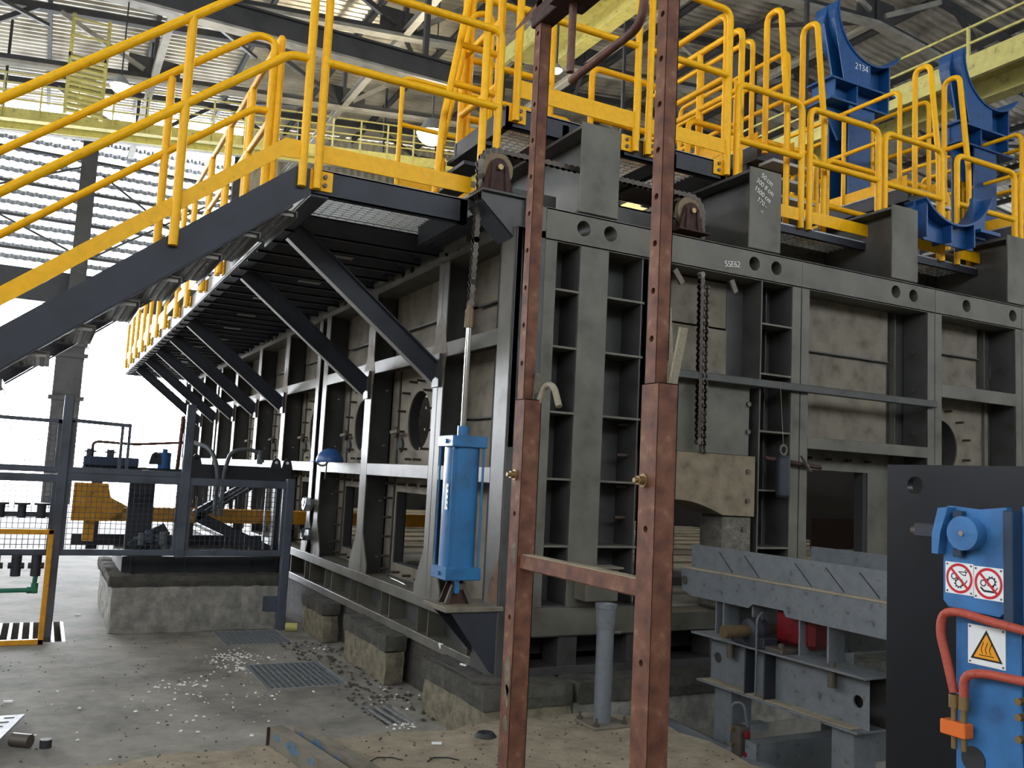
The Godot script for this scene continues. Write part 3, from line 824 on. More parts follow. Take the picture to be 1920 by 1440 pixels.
func furnace_end() -> void:
	var R := -5.92      # plane of the recessed end plates
	# corner strip and first column with two pockets of rungs
	flange_z("corner_strip", 2.914, 3.0, 0.2, 3.42, ZE, "furnace_dark")
	onebox(fur, "corner_recess", M.furnace_dark, 3.0, 3.16, 0.49, 3.4, ZE - 0.05, ZE - 0.03)
	flange_z("column_flange", 3.15, 3.252, 0.68, 3.36)
	flange_z("column_flange", 3.457, 3.713, 0.68, 3.36)
	flange_z("bottom_flange", 3.0, 4.06, 0.48, 0.68)
	flange_z("corner_flange", 3.0, 3.15, 3.36, 3.6)
	var b := B.new()
	for q in [[3.15, 3.59, 3.475], [3.59, 4.06, 3.717]]:
		b.holed(Vector3(0, 0, ZE), Vector3.RIGHT, Vector3.UP, Vector2(q[0], 3.36), Vector2(q[1], 3.6), Vector2(q[2], 3.495), 0.06, Vector3(0, 0, -0.2))
	b.box(3.15, 4.06, 3.355, 3.37, -5.9, ZE); b.box(3.15, 4.06, 3.59, 3.605, -5.9, ZE)
	part(fur, "top_beam", b, M.furnace)
	for q in [[3.252, 3.457], [3.713, 4.039]]:
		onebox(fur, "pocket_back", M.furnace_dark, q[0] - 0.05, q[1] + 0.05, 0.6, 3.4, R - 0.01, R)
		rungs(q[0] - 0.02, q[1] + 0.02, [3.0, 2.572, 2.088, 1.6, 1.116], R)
	for x in [3.252, 3.457, 3.713, 4.039]:
		onebox(fur, "pocket_side", M.furnace_dark, x - 0.006, x + 0.006, 0.68, 3.36, R, ZE - 0.014)
	for k in 6: stud(Vector3(4.03, 0.85 + k * 0.24, -5.78), Vector3.LEFT, 1.1)
	for y in [0.685, 0.48]: onebox(fur, "bottom_web", M.furnace_dark, 3.0, 4.1, y - 0.008, y + 0.008, R, ZE - 0.014)
	# sill beam below the openings and base
	onebox(fur, "base_beam", M.furnace_dark, 3.0, 14.0, 0.2, 0.26, -5.95, ZE - 0.02, 0.005)
	onebox(fur, "sill", M.furnace, 4.06, 14.0, 0.48, 0.62, -5.95, ZE, 0.006)
	for x in [3.5, 4.1, 4.9, 5.3, 6.2, 7.1]: onebox(fur, "base_web", M.furnace_dark, x - 0.08, x + 0.08, 0.26, 0.48, -5.9, ZE - 0.03)
	# door opening: guide, lifting door of plates, arched refractory lintel, jamb
	flange_z("guide_strip", 4.09, 4.253, 0.62, 3.36)
	onebox(fur, "guide_web", M.furnace_dark, 4.24, 4.253, 0.62, 3.36, R, ZE - 0.014)
	b = B.new()
	b.holed(Vector3(0, 0, ZE), Vector3.RIGHT, Vector3.UP, Vector2(4.06, 3.36), Vector2(5.29, 3.6), Vector2(5.175, 3.49), 0.06, Vector3(0, 0, -0.2))
	b.holed(Vector3(0, 0, ZE), Vector3.RIGHT, Vector3.UP, Vector2(5.29, 3.36), Vector2(5.72, 3.6), Vector2(5.421, 3.488), 0.06, Vector3(0, 0, -0.2))
	b.box(4.06, 5.72, 3.355, 3.37, -5.9, ZE); b.box(4.06, 5.72, 3.59, 3.605, -5.9, ZE)
	part(fur, "top_beam", b, M.furnace)
	onebox(fur, "door_plate", M.plate_dusty, 4.26, 5.08, 2.95, 3.34, R + 0.02, R + 0.035)
	onebox(fur, "door_plate", M.plate_dusty, 4.26, 5.08, 2.5, 2.93, R + 0.035, R + 0.05)
	onebox(fur, "door_side", M.furnace_dark, 5.08, 5.262, 1.9, 3.36, R + 0.02, R + 0.04)
	onebox(fur, "door_plate", M.furnace, 4.26, 5.2, 1.87, 2.48, -5.72, -5.7, 0.004)
	onebox(fur, "door_ledge", M.furnace, 4.26, 5.26, 2.44, 2.475, -5.9, -5.66)
	for q in [[5.18, 2.3], [5.18, 2.07]]: inst(fur, "rivet", nut_mesh, M.bolt, Transform3D(Basis(), Vector3(q[0], q[1], -5.7)))
	var poly := [Vector2(4.26, 1.865), Vector2(5.2, 1.865), Vector2(5.2, 1.375), Vector2(4.87, 1.38)]
	for i in 9:
		var t := float(i) / 8
		poly.append(Vector2(lerpf(4.86, 4.26, t), 1.385 + 0.105 * sin(minf(t * 1.35, 1.0) * PI / 2)))
	b = B.new()
	b.prism(poly, Vector3(0, 0, -5.95), Vector3.RIGHT, Vector3.UP, Vector3(0, 0, 0.33))
	part(fur, "arched_lintel", b, M.refractory)
	for y in [1.74, 1.5]: inst(fur, "rivet", nut_mesh, M.bolt, Transform3D(Basis(), Vector3(5.12, y, -5.62)))
	onebox(fur, "jamb_block", M.jamb, 4.9, 5.2, 0.62, 1.375, -5.95, -5.64, 0.02)
	inst(fur, "rivet", nut_mesh, M.bolt, Transform3D(Basis(), Vector3(5.1, 1.27, -5.64)))
	for q in [[4.36, 4.44], [4.95, 5.0]]: onebar(fur, "door_shackle", M.bolt, Vector3(q[0], 3.32, -5.68), Vector3(q[1], 3.22, -5.68), 0.02, 0.05)
	# second column of rungs
	onebox(fur, "pocket_back", M.furnace_dark, 5.25, 5.64, 0.6, 3.4, R - 0.01, R)
	rungs(5.268, 5.62, [2.993, 2.567, 2.083, 1.593, 1.12], R)
	flange_z("column_edge", 5.262, 5.275, 0.62, 3.36)
	for x in [5.268, 5.616]: onebox(fur, "pocket_side", M.furnace_dark, x - 0.006, x + 0.006, 0.62, 3.36, R, ZE - 0.014)
	onebox(fur, "pocket_divider", M.furnace_dark, 5.47, 5.48, 0.62, 3.36, R, R + 0.1)
	flange_z("column_flange", 5.616, 5.717, 0.48, 3.36)
	flange_z("column_flange", 5.726, 5.817, 0.48, 3.36)
	# window module, port module and one more to the right
	var mods := [[5.817, 7.354, 6.909, 7.151, false], [7.553, 8.685, 8.643, 8.643, true], [8.885, 10.4, 10.3, 10.3, false], [10.6, 12.1, 12.0, 12.0, true]]
	for md in mods:
		var x0: float = md[0]; var x1: float = md[1]
		flange_z("module_flange", x1, x1 + 0.096, 0.48, 3.36)
		flange_z("module_flange", x1 + 0.103, x1 + 0.2, 0.48, 3.36)
		onebox(fur, "module_web", M.furnace_dark, x1 - 0.008, x1, 0.48, 3.36, R, ZE - 0.014)
		onebox(fur, "module_web", M.furnace_dark, x0 - 0.004, x0 + 0.004, 0.48, 3.36, R, ZE - 0.014)
		b = B.new()
		var xm: float = (md[2] + md[3]) / 2 if md[2] != md[3] else (x0 + x1) / 2
		b.holed(Vector3(0, 0, ZE), Vector3.RIGHT, Vector3.UP, Vector2(x0 - 0.094, 3.36), Vector2(xm, 3.6), Vector2(md[2] if md[2] != md[3] else xm - 0.2, 3.494), 0.06, Vector3(0, 0, -0.2))
		b.holed(Vector3(0, 0, ZE), Vector3.RIGHT, Vector3.UP, Vector2(xm, 3.36), Vector2(x1 + 0.1, 3.6), Vector2(md[3], 3.489), 0.06, Vector3(0, 0, -0.2))
		b.box(x0 - 0.09, x1 + 0.1, 3.355, 3.37, -5.9, ZE); b.box(x0 - 0.09, x1 + 0.1, 3.59, 3.605, -5.9, ZE)
		part(fur, "top_beam", b, M.furnace)
		var split: float = 3.03 if md[4] else 2.86
		onebox(fur, "end_plate", M.plate_dusty, x0 - 0.02, x1 - 0.26, split + 0.012, 3.4, R + 0.012, R + 0.024)
		onebox(fur, "plate_strip", M.furnace_dark, x0, x1 - 0.26, split, split + 0.012, R, R + 0.05)
		onebox(fur, "end_plate", M.plate_dusty, x0 - 0.02, x1 - 0.26, 2.62 if md[4] else 2.0, split, R, R + 0.012)
		onebox(fur, "side_plate", M.furnace_dark, x1 - 0.26, x1, 0.6, 3.4, R - 0.02, R - 0.01)
		onebox(fur, "side_strip", M.furnace, x1 - 0.2, x1 - 0.19, 0.6, 3.36, R, R + 0.06)
		if md[4]:
			flange_z("port_band", x0, x1, 2.56, 2.688)
			onebox(fur, "band_web", M.furnace_dark, x0, x1, 2.61, 2.625, R, ZE - 0.014)
			b = B.new()
			b.holed(Vector3(0, 0, R + 0.03), Vector3.RIGHT, Vector3.UP, Vector2(x0 - 0.02, 1.5), Vector2(x1 - 0.1, 2.6), Vector2(7.82 - 7.553 + x0, 2.09), 0.285, Vector3(0, 0, -0.014))
			part(fur, "port_plate", b, M.plate_dusty)
			b = B.new()
			b.cyl(Vector3(7.82 - 7.553 + x0, 2.09, R + 0.02), Vector3(7.82 - 7.553 + x0, 2.09, R - 0.1), 0.286, 32, -1.0, false)
			part(fur, "port_lining", b, M.lining)
			for k in 12:
				var t := TAU * k / 12 + 0.26
				stud(Vector3(7.82 - 7.553 + x0 + cos(t) * 0.385, 2.09 + sin(t) * 0.385, R + 0.03), Vector3.BACK)
			onebox(fur, "end_plate", M.plate_dusty, x0 - 0.02, x1 - 0.1, 0.48, 1.5, R, R + 0.012)
		else:
			flange_z("window_band", x0, x1, 1.967, 2.07)
			onebox(fur, "band_web", M.furnace_dark, x0, x1, 2.0, 2.015, R, ZE - 0.014)
			b = B.new()
			b.box(x0 - 0.02, x1, 1.8, 2.0, R, R + 0.012); b.box(x1 - 0.5, x1, 0.6, 1.8, R, R + 0.012)
			part(fur, "window_plate", b, M.furnace)
			b = B.new()
			b.box(x0, x1 - 0.5, 1.8, 1.85, R - 0.1, R); b.box(x1 - 0.55, x1 - 0.5, 0.6, 1.8, R - 0.1, R); b.box(x0 - 0.05, x0, 0.6, 1.85, R - 0.1, R)
			part(fur, "window_reveal", b, M.lining)
			for k in 4: stud(Vector3(x0 + 0.25 + k * 0.25, 1.9, R + 0.012), Vector3.BACK)
			for k in 3: stud(Vector3(x0 + 0.02, 1.25 + k * 0.24, -5.8), Vector3.RIGHT)
			for y in [2.98, 2.62, 2.2]: inst(fur, "bolt_head", nut_mesh, M.bolt, Transform3D(Basis(Vector3.UP, PI / 2), Vector3(x1 - 0.02, y, -5.8)))
	# long flat bar laid across the openings
	onebox(fur, "guide_bar", M.furnace_dark, 4.1, 7.43, 2.445, 2.51, ZE, ZE + 0.05, 0.006)
	onebox(fur, "roof_front", M.lining, 3.0, 14.0, 3.2, 3.42, -6.0, R - 0.03)
	onebox(fur, "front_lining", M.lining, 5.24, 5.8, 0.3, 3.4, -6.1, R - 0.03)
	onebox(fur, "front_lining", M.lining, 3.0, 4.24, 0.3, 3.4, -6.1, R - 0.03)
	onebox(fur, "front_lining", M.lining, 4.2, 5.3, 1.86, 3.4, -6.1, R - 0.03)
	onebox(fur, "front_lining", M.lining, 5.8, 7.5, 1.85, 3.4, -6.1, R - 0.12)
	onebox(fur, "front_lining", M.lining, 6.9, 7.5, 0.3, 1.85, -6.1, R - 0.03)
	# bracket box on the column
	onebox(fur, "bracket_box", M.furnace, 3.52, 3.8, 0.74, 0.97, ZE, ZE + 0.16, 0.006)
	onebox(fur, "bracket_box_lid", M.plate_dusty, 3.5, 3.83, 0.97, 0.985, ZE, ZE + 0.18, 0.004)

func furnace_top() -> void:
	# roof beams running the length of the furnace, each with a plain end plate
	for i in 6:
		var x: float = [3.603, 5.287, 7.035, 8.75, 10.48, 12.2][i]
		var b := B.new()
		ibeam(b, Vector3(x, 3.96, ZE - 0.02), Vector3(x, 3.96, -21.5), 0.34, 0.7, 0.025)
		var r := part(fur, "roof_beam", b, M.beam_grey)
		b = B.new()
		b.cbox(x - 0.178, x + 0.178, 3.62, 4.33, ZE - 0.02, ZE, 0.006)
		part(r, "end_plate", b, M.furnace)
		for zz in [-7.6, -9.4, -11.2]:
			b = B.new()
			b.box(x - 0.16, x + 0.16, 3.64, 4.28, zz - 0.01, zz + 0.01)
			part(r, "stiffener", b, M.beam_grey)
		if i < 5:
			var x2: float = [3.603, 5.287, 7.035, 8.75, 10.48, 12.2][i + 1]
			for zz in [-6.62, -9.2, -12.0]:
				b = B.new()
				b.box(x + 0.02, x2 - 0.02, 3.86, 4.1, zz - 0.012, zz); b.box(x + 0.02, x2 - 0.02, 4.085, 4.1, zz - 0.08, zz); b.box(x + 0.02, x2 - 0.02, 3.86, 3.875, zz - 0.08, zz)
				var cm := part(fur, "cross_member", b, M.beam_grey)
				for q in [[0.1, 3.93], [0.2, 3.93], [0.1, 4.03], [0.2, 4.03]]:
					b = B.new()
					b.cyl(Vector3(x2 - q[0] - 0.02, q[1], zz), Vector3(x2 - q[0] - 0.02, q[1], zz + 0.02), 0.025, 6)
					part(cm, "bolt", b, M.bolt)
	onebox(fur, "corner_channel", M.furnace_dark, 2.95, 3.42, 3.62, 3.82, -6.02, -6.0)
	chalk("50 cm", Vector3(5.29, 4.24, ZE + 0.006), 0.05, -0.5)
	chalk("300 8 cm", Vector3(5.27, 4.17, ZE + 0.006), 0.05, -0.5)
	chalk("1500 cm", Vector3(5.245, 4.10, ZE + 0.006), 0.05, -0.5)
	chalk("170 -", Vector3(5.24, 4.03, ZE + 0.006), 0.05, -0.5)
	chalk("=", Vector3(5.24, 3.95, ZE + 0.006), 0.05, -0.5)
	chalk("SSE62", Vector3(4.93, 3.445, ZE + 0.006), 0.06, 0.1)

func chalk(txt: String, at: Vector3, h: float, lean: float) -> void:
	var t := TextMesh.new()
	var f := SystemFont.new()
	f.font_names = PackedStringArray(["Droid Sans"])
	f.font_italic = true
	t.font = f
	t.text = txt
	t.font_size = 32
	t.pixel_size = h / 30.0
	t.depth = 0.001
	inst(fur, "chalk_writing", t, M.white, Transform3D(Basis(Vector3.BACK, lean), at))

var grate_mesh := {}

func grating(parent: Node, x0: float, x1: float, y: float, z0: float, z1: float) -> MeshInstance3D:   # open bar grating, bearing bars along x
	var w := x1 - x0; var d := z1 - z0
	var key := "%.2f_%.2f" % [w, d]
	if not grate_mesh.has(key):
		var b := B.new()
		var k := int(d / 0.06)
		for i in k + 1:
			var z := d * i / k
			b.box(0, w, -0.022, 0, z - 0.003, z + 0.003)
		k = int(w / 0.075)
		for i in k + 1:
			var x := w * i / k
			b.box(x - 0.003, x + 0.003, -0.012, -0.002, 0, d)
		grate_mesh[key] = b.mesh()
	return inst(parent, "grating_panel", grate_mesh[key], M.grating, Transform3D(Basis(), Vector3(x0, y, z0)))

func channel_z(b: B, x0: float, z: float, x1: float, y0: float, y1: float, lip := -0.06) -> void:   # channel along x, web in the plane z, lips backwards
	b.box(x0, x1, y0, y1, z - 0.008, z)
	b.box(x0, x1, y1 - 0.01, y1, z + lip, z); b.box(x0, x1, y0, y0 + 0.01, z + lip, z)

func base_plate(parent: Node, p: Vector3, dx: float, out: Vector3, off := 0.045) -> void:   # bolted fixing plate at a post foot
	var b := B.new()
	var a := p - out * off
	if absf(out.z) > 0.5: b.cbox(minf(p.x, p.x + dx), maxf(p.x, p.x + dx), p.y, p.y + 0.14, a.z - 0.006, a.z + 0.006, 0.002)
	else: b.cbox(a.x - 0.006, a.x + 0.006, p.y, p.y + 0.14, minf(p.z, p.z + dx), maxf(p.z, p.z + dx), 0.002)
	var q := part(parent, "fixing_plate", b, M.yellow)
	for y in [0.04, 0.1]:
		var c := a + Vector3(0, y, 0) + (Vector3(dx * 0.65, 0, 0) if absf(out.z) > 0.5 else Vector3(0, 0, dx * 0.65))
		b = B.new()
		b.cyl(c, c + out * 0.022, 0.016, 6)
		part(q, "bolt", b, M.bolt)

func walkway() -> void:
	var w := thing("side_walkway", "dark steel walkway with yellow railing bracketed along the furnace side", "walkway", Vector3(1.5, 3.47, -6))
	var b := B.new()
	channel_z(b, 1.475, -6.0, 2.66, 3.47, 3.65)
	part(w, "front_channel", b, M.charcoal)
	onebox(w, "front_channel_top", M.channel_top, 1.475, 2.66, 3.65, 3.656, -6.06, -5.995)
	b = B.new()
	b.box(1.475, 1.483, 3.47, 3.65, -21.7, -6.0); b.box(1.475, 1.54, 3.47, 3.48, -21.7, -6.0); b.box(1.475, 1.54, 3.64, 3.65, -21.7, -6.0)
	part(w, "outer_channel", b, M.channel_top)
	onebox(w, "channel_soffit", M.charcoal, 1.475, 1.6, 3.455, 3.47, -21.7, -6.0)
	onebox(w, "wall_ledger", M.charcoal, 2.78, 2.9, 3.5, 3.6, -21.7, -6.1)
	onebox(w, "end_channel", M.charcoal, 2.6, 2.66, 3.47, 3.64, -6.85, -6.0)
	for i in 36:
		var z := -6.98 - i * 0.42
		b = B.new()
		b.box(1.5, 2.85, 3.44, 3.6, z - 0.006, z + 0.006); b.box(1.5, 2.85, 3.44, 3.452, z - 0.04, z + 0.006); b.box(1.5, 2.85, 3.59, 3.6, z - 0.04, z + 0.006)
		part(w, "joist", b, M.charcoal)
		if i % 3 == 1: onebox(w, "cleat", M.channel_top, 2.1 - 0.06 * (i % 4), 2.32 - 0.06 * (i % 4), 3.43, 3.437, z - 0.16, z - 0.08)
	for i in 16:
		var z := -6.98 - i * 0.98
		grating(w, 1.5, 2.82, 3.645, z, z + 0.96)
	# raking struts from the furnace ribs to the outer edge
	for z in [-6.95, -8.78, -12.42, -14.19, -16.05, -17.8, -19.7]:
		b = B.new()
		var a := Vector3(1.6, 3.44, z); var c := Vector3(2.88, 2.42, z)
		b.bar(a, c, 0.012, 0.17)
		var n := Vector3(0.623, 0.782, 0) * 0.08
		b.bar(a + n, c + n, 0.075, 0.012, Vector3(0.623, 0.782, 0)); b.bar(a - n, c - n, 0.075, 0.012, Vector3(0.623, 0.782, 0))
		var s := part(w, "raking_strut", b, M.charcoal)
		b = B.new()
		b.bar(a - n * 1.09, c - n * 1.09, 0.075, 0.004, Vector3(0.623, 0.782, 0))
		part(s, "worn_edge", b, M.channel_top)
		b = B.new()
		b.box(2.87, 2.9, 2.32, 2.6, z - 0.07, z + 0.07)
		var f := part(s, "foot_plate", b, M.furnace_dark)
	# ---- landing railing, front side
	var Y := -5.965
	var top := 5.02; var mid := 4.41
	onetube(w, "railing_post", M.yellow, [Vector3(1.505, 3.5, Y), Vector3(1.505, 5.02, Y)], 0.03, 12)
	base_plate(w, Vector3(1.46, 3.5, Y), 0.16, Vector3.BACK, 0.028)
	onetube(w, "top_rail", M.yellow, arc([Vector3(1.505, top, Y), Vector3(2.855, top, Y), Vector3(2.855, 3.5, Y)]), 0.03, 12)
	onetube(w, "mid_rail", M.yellow, [Vector3(1.51, mid, Y), Vector3(2.85, mid, Y)], 0.03, 12)
	onebox(w, "toe_board", M.yellow, 1.51, 2.66, 3.69, 3.815, Y - 0.006, Y + 0.006, 0.002)
	onetube(w, "railing_post", M.yellow, [Vector3(2.745, 3.5, Y - 0.03), Vector3(2.745, 5.6, Y - 0.03)], 0.03, 12)
	# ---- outer railing along the walkway
	var X := 1.42
	var zs := [-7.1, -8.2, -9.3, -10.4, -11.6, -12.6, -13.8, -14.9, -16.1, -17.2, -18.4, -19.5, -20.7]
	for i in zs.size():
		onetube(w, "railing_post", M.yellow, [Vector3(X, 3.5, zs[i]), Vector3(X, 5.05, zs[i])], 0.03, 10)
		base_plate(w, Vector3(X, 3.5, zs[i]), -0.11, Vector3.LEFT)
		if i + 1 < zs.size():
			onetube(w, "top_rail", M.yellow, [Vector3(X, 5.05, zs[i]), Vector3(X, 5.05, zs[i + 1])], 0.028, 10)
			onetube(w, "mid_rail", M.yellow, [Vector3(X, 4.44, zs[i]), Vector3(X, 4.44, zs[i + 1])], 0.028, 10)
			onebox(w, "toe_board", M.yellow, X - 0.005, X + 0.005, 3.69, 3.82, zs[i + 1], zs[i], 0.002)
			if i > 0: onetube(w, "railing_post", M.yellow, [Vector3(X, 3.5, zs[i] - 0.13), Vector3(X, 5.05, zs[i] - 0.13)], 0.028, 10)
	# ---- step rails from the landing up to the roof deck
	var st := thing("step_rail", "yellow step handrail with slanted leg between landing and roof deck", "handrail", Vector3(2.6, 3.65, -6.2))
	onetube(st, "hoop", M.yellow, arc([Vector3(2.47, 3.66, -6.2), Vector3(2.5, 4.3, -6.2), Vector3(2.72, 5.7, -6.2), Vector3(2.95, 5.75, -6.2), Vector3(2.95, 4.5, -6.2)], 0.1), 0.028, 10)
	for y in [4.62, 4.95]: onetube(st, "link", M.yellow, [Vector3(2.55 + (y - 4.6) * 0.16, y, -6.2), Vector3(2.95, y, -6.2)], 0.026, 10)
	st = thing("step_rail", "thinner yellow step handrail behind the slanted one beside the chain wheel", "handrail", Vector3(2.7, 3.65, -7.0))
	onetube(st, "hoop", M.yellow, arc([Vector3(2.8, 3.66, -7.0), Vector3(2.82, 4.4, -7.0), Vector3(3.05, 5.7, -7.0), Vector3(3.25, 5.75, -7.0), Vector3(3.25, 4.5, -7.0)], 0.1), 0.026, 10)
	for y in [4.3, 4.62]: onetube(st, "link", M.yellow, [Vector3(2.55, y - 0.45, -6.3), Vector3(2.85, y, -7.0)], 0.024, 10)
	for i in 3: onebox(st, "step", M.charcoal, 2.62 + i * 0.12, 2.8 + i * 0.12, 3.84 + i * 0.2, 3.87 + i * 0.2, -6.95, -6.3)

func stair() -> void:
	var s := thing("stairway", "steel stair with yellow handrails and perforated treads descending from the landing", "stairs", Vector3(0, FL, -6.5))
	var k := 0.797
	var y_at := func(x: float, y0: float, x0: float) -> float: return y0 + (x - x0) * k
	var xe := -3.2
	for z in [-5.97, -7.05]:
		var b := B.new()
		b.prism([Vector2(1.475, 3.64), Vector2(1.36, 3.64), Vector2(xe, y_at.call(xe, 3.60, 1.319)), Vector2(xe, y_at.call(xe, 3.34, 1.319)), Vector2(1.475, y_at.call(1.475, 3.34, 1.319))], Vector3(0, 0, z - 0.03), Vector3.RIGHT, Vector3.UP, Vector3(0, 0, 0.01))
		var d := Vector3(1, k, 0).normalized()
		for q in [3.335, 3.595]:
			b.bar(Vector3(1.36, q + 0.03, z - 0.055), Vector3(xe, y_at.call(xe, q, 1.32), z - 0.055), 0.06, 0.01)
		part(s, "stringer", b, M.charcoal)
		b = B.new()
		b.prism([Vector2(1.4, 3.815), Vector2(1.27, 3.815), Vector2(xe, y_at.call(xe, 3.79, 1.24)), Vector2(xe, y_at.call(xe, 3.655, 1.24)), Vector2(1.25, 3.68), Vector2(1.4, 3.69)], Vector3(0, 0, z - 0.004), Vector3.RIGHT, Vector3.UP, Vector3(0, 0, 0.01))
		if z > -6.5: part(s, "toe_board", b, M.yellow)
		var zz: float = z + (0.005 if z > -6.5 else -0.005)
		# handrails
		if z > -6.5:
			onetube(s, "handrail", M.yellow, arc([Vector3(1.4, 5.02, zz), Vector3(1.27, 5.01, zz), Vector3(xe, y_at.call(xe, 4.674, 0.852), zz)], 0.1), 0.03, 12)
			onetube(s, "mid_rail", M.yellow, arc([Vector3(1.4, 4.405, zz), Vector3(1.26, 4.405, zz), Vector3(xe, y_at.call(xe, 4.37, 1.217), zz)], 0.08), 0.03, 12)
			onetube(s, "railing_post", M.yellow, [Vector3(1.4, 3.5, zz), Vector3(1.4, 5.02, zz)], 0.03, 12)
		else:
			onetube(s, "handrail", M.yellow, arc([Vector3(1.36, 4.85, zz), Vector3(1.36, 4.99, zz), Vector3(1.22, 5.01, zz), Vector3(xe, y_at.call(xe, 5.0, 1.2), zz)], 0.1), 0.03, 12)
			onetube(s, "mid_rail", M.yellow, arc([Vector3(1.36, 4.4, zz), Vector3(1.24, 4.4, zz), Vector3(xe, y_at.call(xe, 4.375, 1.22), zz)], 0.08), 0.028, 12)
			onetube(s, "railing_post", M.yellow, [Vector3(1.36, 3.6, zz), Vector3(1.36, 4.9, zz)], 0.032, 12)
			onetube(s, "railing_post", M.yellow, [Vector3(1.415, 3.6, zz), Vector3(1.415, 4.9, zz)], 0.032, 12)
		for px in [0.615, -0.55, -1.75, -2.9]:
			onetube(s, "railing_post", M.yellow, [Vector3(px, y_at.call(px, 2.96, 0.619), zz), Vector3(px, y_at.call(px, 4.674 if z > -6.5 else 4.68, 0.852), zz)], 0.03, 12)
	# treads: perforated plates with a folded nosing and end brackets
	var tb := B.new()
	tb.box(0, 0.24, -0.004, 0.004, 0, 1.0)
	tb.box(0, 0.006, -0.04, 0, 0, 1.0); tb.box(0.234, 0.24, -0.04, 0, 0, 1.0)
	var tm := tb.mesh()
	tb = B.new()
	for i in 4:
		for j in 22: tb.cyl(Vector3(0.045 + i * 0.05, -0.012, 0.05 + j * 0.042), Vector3(0.045 + i * 0.05, -0.004, 0.05 + j * 0.042), 0.014, 6, 0.01)
	var pm := tb.mesh()
	for i in 20:
		var x := 1.16 - i * 0.235
		var y: float = 3.33 - i * 0.235 * k
		var t := inst(s, "tread", tm, M.beam_grey, Transform3D(Basis(), Vector3(x, y, -7.02)))
		inst(t, "anti_slip_dimples", pm, M.galv, Transform3D(Basis(), Vector3(x, y, -7.02)))
		tb = B.new()
		tb.box(x - 0.01, x + 0.22, y - 0.03, y - 0.004, -6.06, -6.045)
		tb.cyl(Vector3(x + 0.06, y - 0.03, -6.03), Vector3(x + 0.06, y - 0.03, -6.0), 0.012, 6)
		put(t, "end_bracket", tb.mesh(), M.channel_top)

func rail_run(parent: Node, xs: Array, z: float, y0: float, ys: Array, r := 0.031) -> void:   # posts at xs with rails between, rounded ends
	var a: float = xs[0]; var c: float = xs[xs.size() - 1]
	onetube(parent, "top_rail", M.yellow, arc([Vector3(a, y0, z), Vector3(a, ys[0], z), Vector3(c, ys[0], z), Vector3(c, y0, z)], 0.1), r, 10)
	for i in range(1, xs.size() - 1):
		onetube(parent, "railing_post", M.yellow, [Vector3(xs[i], y0, z), Vector3(xs[i], ys[0], z)], r, 10)
	for i in range(1, ys.size()):
		onetube(parent, "mid_rail", M.yellow, [Vector3(a, ys[i], z), Vector3(c, ys[i], z)], r, 10)

func rail_run_z(parent: Node, x: float, zs: Array, y0: float, ys: Array, r := 0.031) -> void:
	var a: float = zs[0]; var c: float = zs[zs.size() - 1]
	onetube(parent, "top_rail", M.yellow, arc([Vector3(x, y0, a), Vector3(x, ys[0], a), Vector3(x, ys[0], c), Vector3(x, y0, c)], 0.1), r, 10)
	for i in range(1, zs.size() - 1):
		onetube(parent, "railing_post", M.yellow, [Vector3(x, y0, zs[i]), Vector3(x, ys[0], zs[i])], r, 10)
	for i in range(1, ys.size()):
		onetube(parent, "mid_rail", M.yellow, [Vector3(x, ys[i], a), Vector3(x, ys[i], c)], r, 10)

